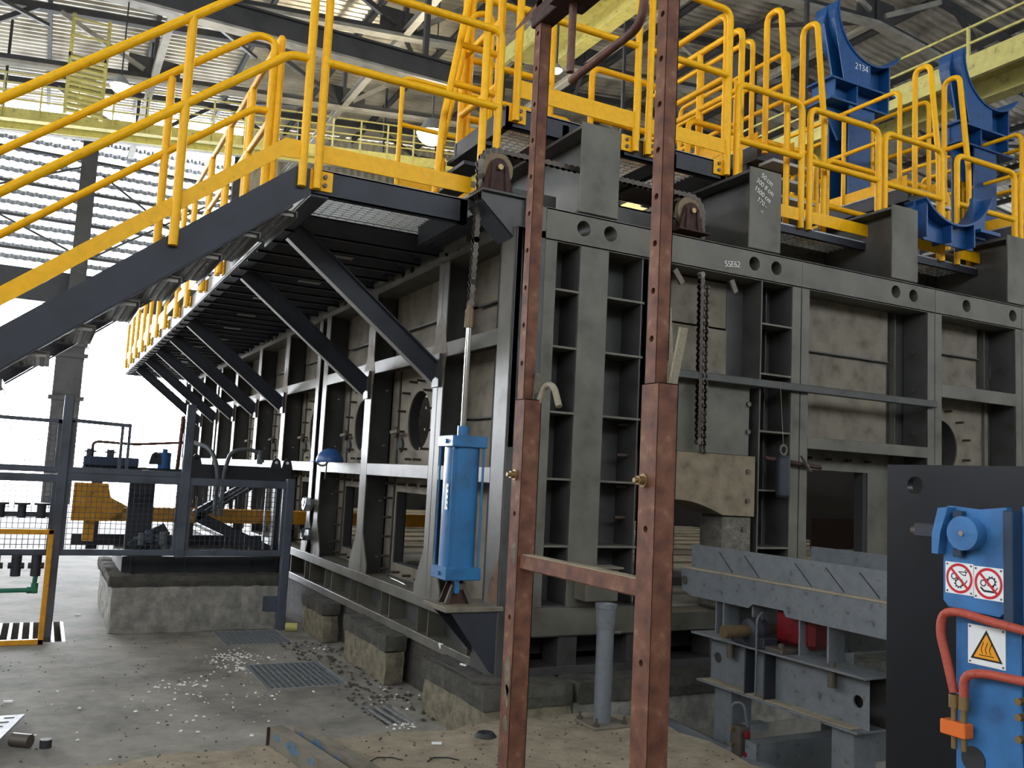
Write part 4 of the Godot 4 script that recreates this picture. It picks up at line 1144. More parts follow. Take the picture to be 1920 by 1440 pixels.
func roof_decks() -> void:
	# ---- deck over the furnace corner, behind the chain wheels
	var d := thing("roof_deck", "dark grated roof deck with tall yellow railing above the furnace corner", "platform", Vector3(4.1, 4.35, -6.6))
	var Z := -6.08
	var b := B.new()
	channel_z(b, 3.0, -6.12, 5.24, 4.35, 4.515)
	part(d, "front_channel", b, M.charcoal)
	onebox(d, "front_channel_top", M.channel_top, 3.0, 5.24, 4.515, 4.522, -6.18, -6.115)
	onebox(d, "side_channel", M.charcoal, 3.0, 3.06, 4.35, 4.515, -7.1, -6.12)
	onebox(d, "side_channel", M.charcoal, 5.18, 5.24, 4.35, 4.515, -7.1, -6.12)
	onebox(d, "rear_channel", M.charcoal, 3.0, 5.24, 4.35, 4.515, -7.14, -7.08)
	for x in [3.55, 4.1, 4.65]: onebox(d, "joist", M.charcoal, x - 0.03, x + 0.03, 4.36, 4.48, -7.1, -6.12)
	for i in 2: grating(d, 3.05 + i * 1.09, 4.12 + i * 1.09, 4.515, -7.08, -6.14)
	rail_run(d, [3.065, 4.215], Z, 4.39, [5.94, 5.325])
	rail_run(d, [4.345, 5.215], Z, 4.39, [5.945, 5.325])
	onebox(d, "toe_board", M.yellow, 3.07, 4.21, 4.59, 4.735, Z - 0.005, Z + 0.005, 0.002)
	onebox(d, "toe_board", M.yellow, 4.345, 5.21, 4.585, 4.715, Z - 0.005, Z + 0.005, 0.002)
	base_plate(d, Vector3(3.02, 4.39, Z), 0.15, Vector3.BACK, 0.03)
	base_plate(d, Vector3(4.24, 4.39, Z), -0.15, Vector3.BACK, 0.03)
	base_plate(d, Vector3(4.32, 4.39, Z), 0.13, Vector3.BACK, 0.03)
	base_plate(d, Vector3(5.24, 4.39, Z), -0.15, Vector3.BACK, 0.03)
	rail_run_z(d, 5.22, [-6.13, -7.1], 4.4, [5.94, 5.33])
	rail_run_z(d, 3.03, [-6.35, -7.1], 4.4, [5.94, 5.33, 4.78])
	rail_run(d, [3.1, 3.95], -7.12, 4.4, [5.94, 5.33, 4.78])
	rail_run(d, [4.4, 4.95, 5.2], -7.12, 4.4, [5.6, 5.1, 4.78])
	onebox(d, "toe_board", M.yellow, 3.1, 5.2, 4.56, 4.7, -7.13, -7.12, 0.002)
	# ---- low gangway between the roof beams
	var g := thing("roof_gangway", "long low yellow railed gangway along the furnace end roof", "gangway", Vector3(7.4, 3.9, -6.5))
	onebox(g, "edge_channel", M.charcoal, 5.3, 11.5, 4.0, 4.07, -6.14, -6.1)
	onebox(g, "edge_channel", M.charcoal, 5.3, 11.5, 4.0, 4.07, -6.98, -6.94)
	for i in 6: grating(g, 5.32 + i * 1.03, 6.33 + i * 1.03, 4.09, -6.96, -6.12)
	rail_run(g, [5.325, 6.125], Z, 4.06, [5.28, 4.75])
	rail_run(g, [6.23, 7.17], Z, 4.06, [5.262, 4.735])
	rail_run(g, [7.26, 8.13], Z, 4.06, [5.255, 4.725])
	rail_run(g, [8.37, 9.35], Z, 4.06, [5.26, 4.725])
	rail_run(g, [9.45, 10.4], Z, 4.06, [5.26, 4.725])
	for q in [[5.33, 6.12], [6.23, 7.17], [7.26, 8.13], [8.37, 9.35]]:
		onebox(g, "toe_board", M.yellow, q[0], q[1], 4.13, 4.25, Z - 0.005, Z + 0.005, 0.002)
		rail_run(g, [q[0] + 0.12, q[1] + 0.05], -6.95, 4.06, [5.26, 4.73])
		onebox(g, "toe_board", M.yellow, q[0], q[1], 4.13, 4.25, -6.955, -6.945, 0.002)
	# ---- stepped crossings with tall handrail hoops
	var words := ["stepped roof crossing with a pair of tall yellow hoop handrails, nearer the deck", "stepped roof crossing with tall yellow hoop handrails between the blue cradles", "stepped roof crossing with yellow hoops past the second blue cradle"]
	for i in 3:
		var x0: float = [6.05, 8.24, 10.45][i]
		var x1 := x0 + 0.49
		var c := thing("roof_crossing", words[i], "steps", Vector3(x0 + 0.25, 4.0, -6.6), "stepped roof crossings")
		for x in [x0, x1]:
			onetube(c, "hoop", M.yellow, arc([Vector3(x, 4.05, -6.2), Vector3(x, 5.2, -6.2), Vector3(x, 6.33, -6.31), Vector3(x, 6.33, -6.5), Vector3(x, 4.9, -6.5)], 0.085, 6), 0.03, 10)
			onetube(c, "link", M.yellow, [Vector3(x, 5.52, -6.23), Vector3(x, 5.52, -6.5)], 0.026, 10)
			rail_run_z(c, x, [-6.7, -7.5, -8.5], 4.95, [6.18, 5.66], 0.026)
			onebox(c, "toe_board", M.yellow, x - 0.005, x + 0.005, 5.03, 5.16, -8.5, -6.6, 0.002)
		for k in 4: onebox(c, "step", M.grating, x0 + 0.02, x1 - 0.02, 4.2 + k * 0.2, 4.23 + k * 0.2, -6.42 - k * 0.06, -6.22 - k * 0.06)
		onebox(c, "bridge_deck", M.charcoal, x0 - 0.05, x1 + 0.05, 4.85, 5.0, -8.5, -6.55)
		onebox(c, "deck_plate", M.galv, x0 - 0.06, x1 + 0.06, 5.0, 5.012, -8.5, -6.55)
		for zz in [-6.75, -8.3]:
			for x in [x0, x1]: onebox(c, "leg", M.charcoal, x - 0.04, x + 0.04, 4.0, 4.85, zz - 0.04, zz + 0.04)
	# side guard beside the deck and far railings of the middle of the roof
	var sg := thing("guard_rail", "bright yellow guard rail with toe board set back beside the roof deck", "railing", Vector3(5.66, 4.6, -7.0))
	rail_run_z(sg, 5.66, [-6.42, -7.05, -7.7], 4.3, [6.06, 5.45])
	onebox(sg, "toe_board", M.yellow, 5.655, 5.665, 4.86, 5.0, -7.7, -6.42, 0.002)
	for i in 3:
		var q: Array = [[3.2, 5.4, -9.2], [6.7, 8.1, -9.0], [8.9, 10.4, -9.0]][i]
		var f := thing("guard_rail", ["far yellow guard rail on the roof behind the corner deck", "far yellow guard rail on the roof behind the first blue cradle", "far yellow guard rail on the roof behind the second blue cradle"][i], "railing", Vector3((q[0] + q[1]) / 2, 4.9, q[2]))
		rail_run(f, [q[0], (q[0] + q[1]) / 2, q[1]], q[2], 4.3, [6.0, 5.45], 0.026)
		onebox(f, "toe_board", M.yellow, q[0], q[1], 4.75, 4.9, q[2] - 0.005, q[2] + 0.005, 0.002)
		onebox(f, "deck_edge", M.galv, q[0] - 0.1, q[1] + 0.1, 4.62, 4.74, q[2] - 0.6, q[2] + 0.02)
		for xx in [q[0] + 0.1, q[1] - 0.1]: onebox(f, "leg", M.charcoal, xx - 0.04, xx + 0.04, 3.6, 4.62, q[2] - 0.3, q[2] - 0.22)

func saddle(t: Node, cx: float, cy: float, r: float, z0: float, z1: float, a0: float, a1: float, yb: float, m: Material) -> void:   # curved pipe seat on a web with ribs
	var b := B.new()
	var n := 16
	for i in n:
		var t0 := lerpf(a0, a1, float(i) / n); var t1 := lerpf(a0, a1, float(i + 1) / n)
		var p := []
		for q in [[t0, r], [t1, r], [t1, r + 0.02], [t0, r + 0.02]]: p.append(Vector3(cx + cos(q[0]) * q[1], cy + sin(q[0]) * q[1], z0))
		var w := []
		for q in p: w.append(q + Vector3(0, 0, z1 - z0))
		b.hexa([p[0], p[1], p[2], p[3], w[0], w[1], w[2], w[3]])
	part(t, "pipe_seat", b, m)
	var poly := []
	for i in n + 1:
		var a := lerpf(a0, a1, float(i) / n)
		poly.append(Vector2(cx + cos(a) * (r + 0.02), cy + sin(a) * (r + 0.02)))
	var xr: float = minf(poly[n].x, cx + 0.42)
	while poly.size() > 2 and poly[poly.size() - 1].x > xr: poly.pop_back()
	poly.append(Vector2(xr, yb)); poly.append(Vector2(poly[0].x + 0.12, yb)); poly.append(Vector2(poly[0].x - 0.06, poly[0].y - 0.25))
	b = B.new()
	b.prism(poly, Vector3(0, 0, (z0 + z1) / 2 - 0.01), Vector3.RIGHT, Vector3.UP, Vector3(0, 0, 0.02))
	part(t, "web", b, m)
	if yb > 5.0:   # flush cover plate on the horn side
		var horn := []
		for q in poly:
			if q.x < cx - 0.06: horn.append(q)
		var k := 0
		while k < horn.size() and horn[k].y > yb + 0.01: k += 1
		horn.insert(k, Vector2(cx - 0.06, cy - sqrt(r * r - 0.0036) - 0.02)); horn.insert(k + 1, Vector2(cx - 0.06, yb))
		b = B.new()
		b.prism(horn, Vector3(0, 0, z1 - 0.03), Vector3.RIGHT, Vector3.UP, Vector3(0, 0, 0.012))
		part(t, "cover_plate", b, m)
	for x in ([cx - 0.05, cx + 0.3] if yb > 5.0 else [cx - 0.42, cx - 0.05, cx + 0.3]):
		var yt := cy - sqrt(maxf(r * r - (x - cx) * (x - cx), 0.01)) - 0.02
		onebox(t, "rib", m, x - 0.01, x + 0.01, yb, yt, z0 + 0.02, z1 - 0.02)

func cradles() -> void:
	var m: Material = M.blue_cradle
	for i in 2:
		var x: float = [8.55, 10.48][i]
		var z: float = [-7.67, -7.37][i]
		var o: float = [0.0, -0.21][i]
		var t := thing("pipe_cradle", ["tall blue steel pipe cradle with curved seat and chalk number", "second tall blue pipe cradle, farther along the roof"][i], "pipe support", Vector3(x, 3.6, z), "blue pipe cradles")
		var b := B.new()
		ibeam(b, Vector3(x, 3.6, z), Vector3(x, 6.32 + o, z), 0.44, 0.34, 0.025, Vector3.BACK)
		part(t, "column", b, m)
		b = B.new()
		b.prism([Vector2(x - 0.5, 6.32 + o), Vector2(x + 0.5, 6.32 + o), Vector2(x + 0.24, 5.92 + o), Vector2(x - 0.24, 5.92 + o)], Vector3(0, 0, z - 0.015), Vector3.RIGHT, Vector3.UP, Vector3(0, 0, 0.03))
		part(t, "haunch", b, m)
		onebox(t, "bearing_plate", m, x - 0.56, x + 0.56, 6.32 + o, 6.345 + o, z - 0.2, z + 0.2)
		onebox(t, "spacer_web", m, x - 0.5, x + 0.5, 6.345 + o, 6.58 + o, z - 0.02, z + 0.02)
		for xx in [x - 0.48, x - 0.1, x + 0.45]: onebox(t, "spacer_rib", m, xx - 0.01, xx + 0.01, 6.345 + o, 6.58 + o, z - 0.18, z + 0.18)
		onebox(t, "bearing_plate", m, x - 0.56, x + 0.56, 6.58 + o, 6.605 + o, z - 0.2, z + 0.2)
		saddle(t, x + 0.18, 7.52 + o, 0.6, z - 0.19, z + 0.19, deg_to_rad(172), deg_to_rad(322), 6.6 + o, m)
		if i == 0:
			var tm := TextMesh.new()
			var f := SystemFont.new()
			f.font_names = PackedStringArray(["Droid Sans"]); f.font_italic = true
			tm.font = f; tm.text = "2134"; tm.font_size = 32; tm.pixel_size = 0.0032; tm.depth = 0.001
			inst(t, "chalk_number", tm, M.white, Transform3D(Basis(), Vector3(x - 0.02, 6.84, z + 0.174)))
	var t := thing("pipe_saddle", "low blue pipe saddle standing before the yellow gangway posts", "pipe support", Vector3(7.95, 3.6, -5.88))
	saddle(t, 7.93, 4.95, 0.6, -6.02, -5.76, deg_to_rad(222), deg_to_rad(338), 4.16, m)
	onebox(t, "cheek", m, 8.32, 8.52, 4.3, 4.72, -5.9, -5.86)
	onebox(t, "bearer", m, 8.3, 8.62, 4.335, 4.37, -6.02, -5.76)

func link_mesh(pitch: float) -> ArrayMesh:   # one roller-chain link: two waisted side plates and two pins
	var b := B.new()
	for s in [-1, 1]:
		b.box(-0.004 + s * 0.018, 0.004 + s * 0.018, -pitch * 0.5, pitch * 0.5, -0.015, 0.015)
		for e in [-1, 1]: b.cyl(Vector3(s * 0.018 - 0.005, e * pitch * 0.5, 0), Vector3(s * 0.018 + 0.005, e * pitch * 0.5, 0), 0.024, 8)
	for e in [-1, 1]: b.cyl(Vector3(-0.02, e * pitch * 0.5, 0), Vector3(0.02, e * pitch * 0.5, 0), 0.01, 6)
	return b.mesh()

func chain_on(t: Node, path: Array, pitch: float, side: Vector3, m: Material) -> void:
	var lm := link_mesh(pitch)
	var d := 0.0
	var i := 0
	var left := pitch / 2
	while i < path.size() - 1:
		var a: Vector3 = path[i]; var c: Vector3 = path[i + 1]
		var l := a.distance_to(c)
		while left <= l:
			var p := a.lerp(c, left / l)
			var y := (c - a).normalized()
			var x := side
			inst(t, "chain_link", lm, m, Transform3D(Basis(x, y, x.cross(y)), p))
			left += pitch
		left -= l
		i += 1

func pulley(called: String, label: String, c: Vector3, base_y: float, half: float) -> Node3D:
	var t := thing(called, label, "chain wheel", Vector3(c.x, base_y, c.z), "chain wheels on the furnace roof")
	var b := B.new()
	b.lathe([Vector2(0, -0.02), Vector2(0.128, -0.02), Vector2(0.132, -0.012), Vector2(0.118, 0), Vector2(0.132, 0.012), Vector2(0.128, 0.02), Vector2(0, 0.02)], c, Vector3.BACK, 28)
	part(t, "wheel", b, M.greasy)
	for s in [-1, 1]:
		b = B.new()
		var poly := [Vector2(c.x - half, base_y + 0.012), Vector2(c.x + half, base_y + 0.012)]
		for i in 7:
			var a := deg_to_rad(10 + i * 160.0 / 6)
			poly.append(Vector2(c.x + cos(a) * 0.075, c.y + sin(a) * 0.075))
		b.prism(poly, Vector3(0, 0, c.z + s * 0.04 - 0.006), Vector3.RIGHT, Vector3.UP, Vector3(0, 0, 0.012))
		var ck := part(t, "cheek", b, M.rust_dark)
		if s > 0:
			for x in [-0.045, 0.055]:
				b = B.new()
				b.bar(Vector3(c.x + x * 1.3, base_y + 0.012, c.z + 0.06), Vector3(c.x + x, c.y + 0.02, c.z + 0.052), 0.012, 0.03)
				part(ck, "stiffener", b, M.rust_dark)
	b = B.new()
	b.cyl(c + Vector3(0, 0, -0.06), c + Vector3(0, 0, 0.075), 0.022, 10)
	part(t, "axle", b, M.brass)
	b = B.new()
	b.cbox(c.x - half - 0.03, c.x + half + 0.03, base_y, base_y + 0.016, c.z - 0.12, c.z + 0.1, 0.003)
	part(t, "base_plate", b, M.rust_dark)
	return t

func cylinder_hoist() -> void:
	var cx := 2.66; var cz := -5.855; var h := 0.135
	# pedestal bracket at the foot of the corner post
	var p := thing("cylinder_bracket", "dark dusty bracket shelf carrying the blue cylinder at the furnace corner", "bracket", Vector3(2.72, 0.2, -5.8))
	onebox(p, "shelf", M.plate_dusty, 2.5, 2.94, 0.665, 0.7, -6.03, -5.63, 0.006)
	var b := B.new()
	b.prism([Vector2(2.55, 0.664), Vector2(2.93, 0.664), Vector2(2.93, 0.22), Vector2(2.86, 0.26)], Vector3(0, 0, -5.665), Vector3.RIGHT, Vector3.UP, Vector3(0, 0, 0.012))
	part(p, "gusset", b, M.charcoal)
	b = B.new()
	b.prism([Vector2(2.55, 0.664), Vector2(2.9, 0.664), Vector2(2.9, 0.3)], Vector3(0, 0, -6.0), Vector3.RIGHT, Vector3.UP, Vector3(0, 0, 0.012))
	part(p, "gusset", b, M.charcoal)
	onebox(p, "back_plate", M.furnace_dark, 2.88, 2.9, 0.22, 0.664, -6.0, -5.665)
	# the cylinder itself
	var t := thing("hydraulic_cylinder", "bright blue tie-rod cylinder standing upright at the furnace corner", "cylinder", Vector3(cx, 0.7, cz))
	onebox(t, "upper_head", M.blue_cyl, cx - h, cx + h, 1.79, 1.872, cz - h, cz + h, 0.006)
	onebox(t, "lower_head", M.blue_cyl, cx - h, cx + h, 0.868, 0.955, cz - h, cz + h, 0.006)
	var poly := []
	for i in 48:   # rounded square barrel
		var a := TAU * i / 48
		var k := 0.118 / pow(pow(absf(cos(a)), 2.7) + pow(absf(sin(a)), 2.7), 1.0 / 2.7)
		poly.append(Vector2(cos(a), sin(a)) * k)
	b = B.new()
	for i in 48:
		var q0: Vector2 = poly[i]; var q1: Vector2 = poly[(i + 1) % 48]; var qm: Vector2 = poly[(i + 47) % 48]; var q2: Vector2 = poly[(i + 2) % 48]
		var n0 := (q1 - qm).orthogonal().normalized(); var n1 := (q2 - q0).orthogonal().normalized()
		if n0.dot(q0) < 0: n0 = -n0; n1 = -n1
		b.squad(Vector3(cx + q0.x, 0.95, cz + q0.y), Vector3(cx + q1.x, 0.95, cz + q1.y), Vector3(cx + q1.x, 1.795, cz + q1.y), Vector3(cx + q0.x, 1.795, cz + q0.y), Vector3(n0.x, 0, n0.y), Vector3(n1.x, 0, n1.y), Vector3(n1.x, 0, n1.y), Vector3(n0.x, 0, n0.y))
	part(t, "barrel", b, M.blue_cyl)
	for s in [[-1, -1], [1, -1], [-1, 1], [1, 1]]:
		var q := Vector3(cx + s[0] * 0.116, 0, cz + s[1] * 0.116)
		onetube(t, "tie_rod", M.blue_cyl, [q + Vector3(0, 0.95, 0), q + Vector3(0, 1.8, 0)], 0.0085, 8)
	b = B.new()
	b.cyl(Vector3(cx, 1.872, cz), Vector3(cx, 1.945, cz), 0.042, 20)
	part(t, "gland", b, M.blue_cyl)
	b = B.new()
	b.cyl(Vector3(cx, 1.94, cz), Vector3(cx, 2.67, cz), 0.021, 20)
	part(t, "piston_rod", b, M.chrome)
	b = B.new()
	b.cyl(Vector3(cx, 2.66, cz), Vector3(cx, 2.79, cz), 0.036, 12)
	b.cyl(Vector3(cx, 2.79, cz), Vector3(cx, 2.86, cz), 0.03, 12, 0.018)
	part(t, "rod_eye", b, M.greasy)
	for s in [-0.045, 0.045]:
		b = B.new()
		b.prism([Vector2(cx - 0.1, 0.7), Vector2(cx + 0.1, 0.7), Vector2(cx + 0.035, 0.865), Vector2(cx - 0.035, 0.865)], Vector3(0, 0, cz + s - 0.008), Vector3.RIGHT, Vector3.UP, Vector3(0, 0, 0.016))
		part(t, "clevis_cheek", b, M.rust_dark)
	for s in [-1, 1]: onebar(t, "clevis_rib", M.bolt, Vector3(cx + s * 0.095, 0.705, cz + 0.08), Vector3(cx + s * 0.03, 0.85, cz + 0.06), 0.012, 0.03)
	b = B.new()
	b.cyl(Vector3(cx, 0.82, cz - 0.09), Vector3(cx, 0.82, cz + 0.09), 0.022, 10)
	part(t, "clevis_pin", b, M.bolt)
	onebox(t, "clevis_tongue", M.blue_cyl, cx - 0.04, cx - 0.015, 0.78, 0.87, cz + 0.05, cz + 0.11)
	b = B.new()
	b.box(cx - 0.1205, cx - 0.119, 1.35, 1.53, cz + 0.02, cz + 0.065)
	var lb := part(t, "rating_label", b, M.white)
	for i in 4: onebox(lb, "print", M.rubber, cx - 0.1212, cx - 0.1205, 1.37 + i * 0.04, 1.39 + i * 0.04, cz + 0.05, cz + 0.064)
	for y in [1.83, 0.91]:
		b = B.new()
		b.cyl(Vector3(cx - h, y, cz + 0.02), Vector3(cx - h - 0.012, y, cz + 0.02), 0.016, 10)
		part(t, "port_plug", b, M.blue_cyl)
	# chain wheels and the lifting chain
	var c1 := Vector3(2.787, 3.857, -5.8); var c2 := Vector3(4.579, 3.86, -5.8)
	var pw := pulley("chain_wheel", "large greasy chain wheel on a bracket at the furnace corner", c1, 3.655, 0.13)
	b = B.new()
	b.cbox(2.62, 2.985, 3.635, 3.655, -5.95, -5.66, 0.004)
	part(pw, "bracket_top", b, M.furnace_dark)
	for z in [-5.93, -5.7]:
		b = B.new()
		b.prism([Vector2(2.63, 3.634), Vector2(2.975, 3.634), Vector2(2.975, 3.345), Vector2(2.9, 3.345), Vector2(2.63, 3.58)], Vector3(0, 0, z), Vector3.RIGHT, Vector3.UP, Vector3(0, 0, 0.012))
		part(pw, "bracket_gusset", b, M.furnace_dark)
	b = B.new()
	b.bar(Vector3(2.635, 3.57, -5.82), Vector3(2.9, 3.34, -5.82), 0.23, 0.012, Vector3(0.68, 0.73, 0))
	part(pw, "bracket_flange", b, M.charcoal)
	onebox(pw, "bracket_post", M.furnace_dark, 2.975, 3.0, 3.34, 3.64, -5.95, -5.66)
	pulley("chain_wheel", "chain wheel with rounded guard standing over the furnace door", c2, 3.675, 0.13)
	var ch := thing("lifting_chain", "long dark roller chain from the cylinder rod over both chain wheels", "chain", Vector3(cx, 2.86, -5.8))
	var path := [Vector3(cx, 2.84, cz), Vector3(cx, 3.7, -5.81)]
	for i in 7:
		var a := PI - i * PI / 12.0
		path.append(c1 + Vector3(cos(a), sin(a), 0) * 0.14)
	for i in 7:
		var a := PI / 2 - i * PI / 12.0
		path.append(c2 + Vector3(cos(a), sin(a), 0) * 0.14)
	path.append(c2 + Vector3(0.14, -0.2, 0))
	chain_on(ch, path, 0.052, Vector3.BACK, M.chain)
	ch = thing("door_chain", "pair of dark chains hanging down the furnace door", "chain", Vector3(4.6, 1.85, -5.6))
	chain_on(ch, [Vector3(4.585, 3.3, -5.62), Vector3(4.6, 1.93, -5.62)], 0.05, Vector3.BACK, M.chain)
	chain_on(ch, [Vector3(4.625, 3.2, -5.61), Vector3(4.64, 1.86, -5.61)], 0.06, Vector3.RIGHT, M.chain)

func square_tube_holes(t: Node, called: String, x0: float, x1: float, z0: float, z1: float, y0: float, y1: float, hy: Array, m: Material) -> void:   # square hollow post with a row of round holes in its left face
	var b := B.new()
	b.box(x0 + 0.004, x1, y0, y1, z1 - 0.004, z1); b.box(x0 + 0.004, x1, y0, y1, z0, z0 + 0.004); b.box(x1 - 0.004, x1, y0, y1, z0, z1)
	b.box(x0, x1, y1 - 0.004, y1, z0, z1)
	var ya := y0
	for i in hy.size():
		var yb: float = y1 if i == hy.size() - 1 else (hy[i] + hy[i + 1]) / 2
		b.holed(Vector3(x0, 0, 0), Vector3.BACK, Vector3.UP, Vector2(z0, ya), Vector2(z1, yb), Vector2((z0 + z1) / 2, hy[i]), 0.0135, Vector3(0.02, 0, 0))
		ya = yb
	part(t, called, b, m)

func rusty_frame() -> void:
	var t := thing("rusty_frame", "rust-brown square tube frame with telescopic drilled posts in front", "frame", Vector3(2.2, 0, -3.5))
	var hl := []; var hr := []
	for i in 11: hl.append(2.19 + i * 0.2); hr.append(2.19 + i * 0.2)
	square_tube_holes(t, "drilled_post", 2.165, 2.23, -4.112, -4.047, 1.95, 4.12, hl, M.rust)
	square_tube_holes(t, "drilled_post", 2.165, 2.23, -2.99, -2.925, 1.95, 4.4, hr, M.rust)
	square_tube_holes(t, "lower_post", 2.15, 2.25, -4.1, -4.0, 0.0, 2.0, [0.9, 1.415], M.rust)
	square_tube_holes(t, "lower_post", 2.15, 2.25, -2.99, -2.88, 0.0, 2.005, [0.9, 1.42], M.rust)
	onebox(t, "cross_bar", M.rust, 2.165, 2.235, 1.145, 1.215, -4.0, -2.99, 0.006)
	onebox(t, "cross_bar_dust", M.slab, 2.17, 2.23, 1.215, 1.219, -3.98, -3.0)
	onebox(t, "head_beam", M.rust_dark, 2.15, 2.25, 4.04, 4.14, -4.14, -2.9, 0.006)
	onebox(t, "head_plate", M.rust_dark, 2.1, 2.3, 4.03, 4.04, -3.85, -3.65)
	onetube(t, "hanger_pipe", M.rust_pipe, [Vector3(2.2, 4.04, -3.775), Vector3(2.2, 3.66, -3.775)], 0.02, 12)
	onetube(t, "bent_pipe", M.rust_pipe, arc([Vector3(2.2, 3.61, -3.76), Vector3(2.2, 3.64, -3.15), Vector3(2.2, 4.05, -3.14)], 0.1, 6), 0.021, 12)
	for z in [-4.06, -2.955]:
		var b := B.new()
		b.cyl(Vector3(2.15, 1.612, z), Vector3(2.142, 1.612, z), 0.028, 16)
		b.cyl(Vector3(2.142, 1.612, z), Vector3(2.118, 1.612, z), 0.02, 6)
		b.cyl(Vector3(2.118, 1.612, z), Vector3(2.1, 1.612, z), 0.011, 8)
		part(t, "clamp_bolt", b, M.brass)
	for q in [[0.62, 0.05, 0.11], [0.52, 0.03, 0.06], [0.38, 0.02, 0.05], [1.22, 0.02, 0.06]]:   # smears of plaster on the farther lower post
		var b := B.new()
		var y: float = q[0]
		b.prism([Vector2(-4.03, y - q[2]), Vector2(-4.045 - q[1] * 0.4, y - q[2] * 0.3), Vector2(-4.06 - q[1] * 0.3, y + q[2] * 0.4), Vector2(-4.04, y + q[2]), Vector2(-4.015, y + q[2] * 0.5), Vector2(-4.01, y - q[2] * 0.4)], Vector3(2.1485, 0, 0), Vector3.BACK, Vector3.UP, Vector3(0.001, 0, 0))
		part(t, "plaster_smear", b, M.plaster)
	# strap ends and a stub of rope stuck into the tops of the lower posts
	var s := thing("strap_end", "stiff grey strap standing up out of the nearer rusty post", "strap", Vector3(2.22, 2.0, -2.92))
	onebar(s, "webbing", M.rope, Vector3(2.24, 1.95, -2.915), Vector3(2.24, 2.33, -2.955), 0.012, 0.03, Vector3.RIGHT)
	s = thing("strap_end", "short leaning grey strap beside the stiff one on the nearer post", "strap", Vector3(2.24, 2.0, -2.89))
	onebar(s, "webbing", M.rope, Vector3(2.235, 1.95, -2.915), Vector3(2.235, 2.23, -2.84), 0.014, 0.036, Vector3.RIGHT)
	s = thing("rope_stub", "curled stub of pale rope hanging over the farther rusty post", "rope", Vector3(2.24, 2.0, -4.0))
	onetube(s, "rope", M.rope, arc([Vector3(2.24, 1.97, -4.02), Vector3(2.26, 2.08, -3.99), Vector3(2.26, 2.07, -3.9), Vector3(2.26, 1.96, -3.84)], 0.08, 6), 0.017, 10)
	s = thing("wood_wedge", "thin pale wedge pushed beside the farther drilled post", "wedge", Vector3(2.2, 2.0, -4.03))
	onebar(s, "slip", M.jamb, Vector3(2.24, 1.98, -4.035), Vector3(2.245, 2.14, -4.03), 0.012, 0.05, Vector3.RIGHT)

func rough_block(parent: Node, called: String, m: Material, x0: float, x1: float, y0: float, y1: float, z0: float, z1: float, sd: int, amp := 0.012) -> void:   # concrete block with uneven faces
	var b := B.new()
	var f := FastNoiseLite.new()
	f.seed = sd; f.frequency = 2.4; f.fractal_octaves = 3
	var c := Vector3((x0 + x1) / 2, (y0 + y1) / 2, (z0 + z1) / 2)
	var h := Vector3((x1 - x0) / 2, (y1 - y0) / 2, (z1 - z0) / 2)
	var push := func(q: Vector3) -> Vector3:
		var w := c + q * h
		var e := Vector3(f.get_noise_3d(w.x * 3, w.y * 3, w.z * 3), f.get_noise_3d(w.x * 3 + 9, w.y * 3, w.z * 3), f.get_noise_3d(w.x * 3, w.y * 3 + 9, w.z * 3))
		var k := 0.0
		for i in 3: k += 1.0 if absf(q[i]) > 0.97 else 0.0
		return w + e * amp - (w - c).normalized() * (0.012 * maxf(k - 1, 0))
	for ax in 3:
		var u := (ax + 1) % 3; var v := (ax + 2) % 3
		var nu := clampi(int(h[u] * 2 / 0.07), 2, 40); var nv := clampi(int(h[v] * 2 / 0.07), 2, 40)
		for s in [-1.0, 1.0]:
			for i in nu:
				for j in nv:
					var q := []
					for e in [[0, 0], [1, 0], [1, 1], [0, 1]]:
						var P := Vector3.ZERO
						P[ax] = s; P[u] = -1.0 + 2.0 * (i + e[0]) / nu; P[v] = -1.0 + 2.0 * (j + e[1]) / nv
						q.append(push.call(P))
					b.face(q, c)
	part(parent, called, b, m)

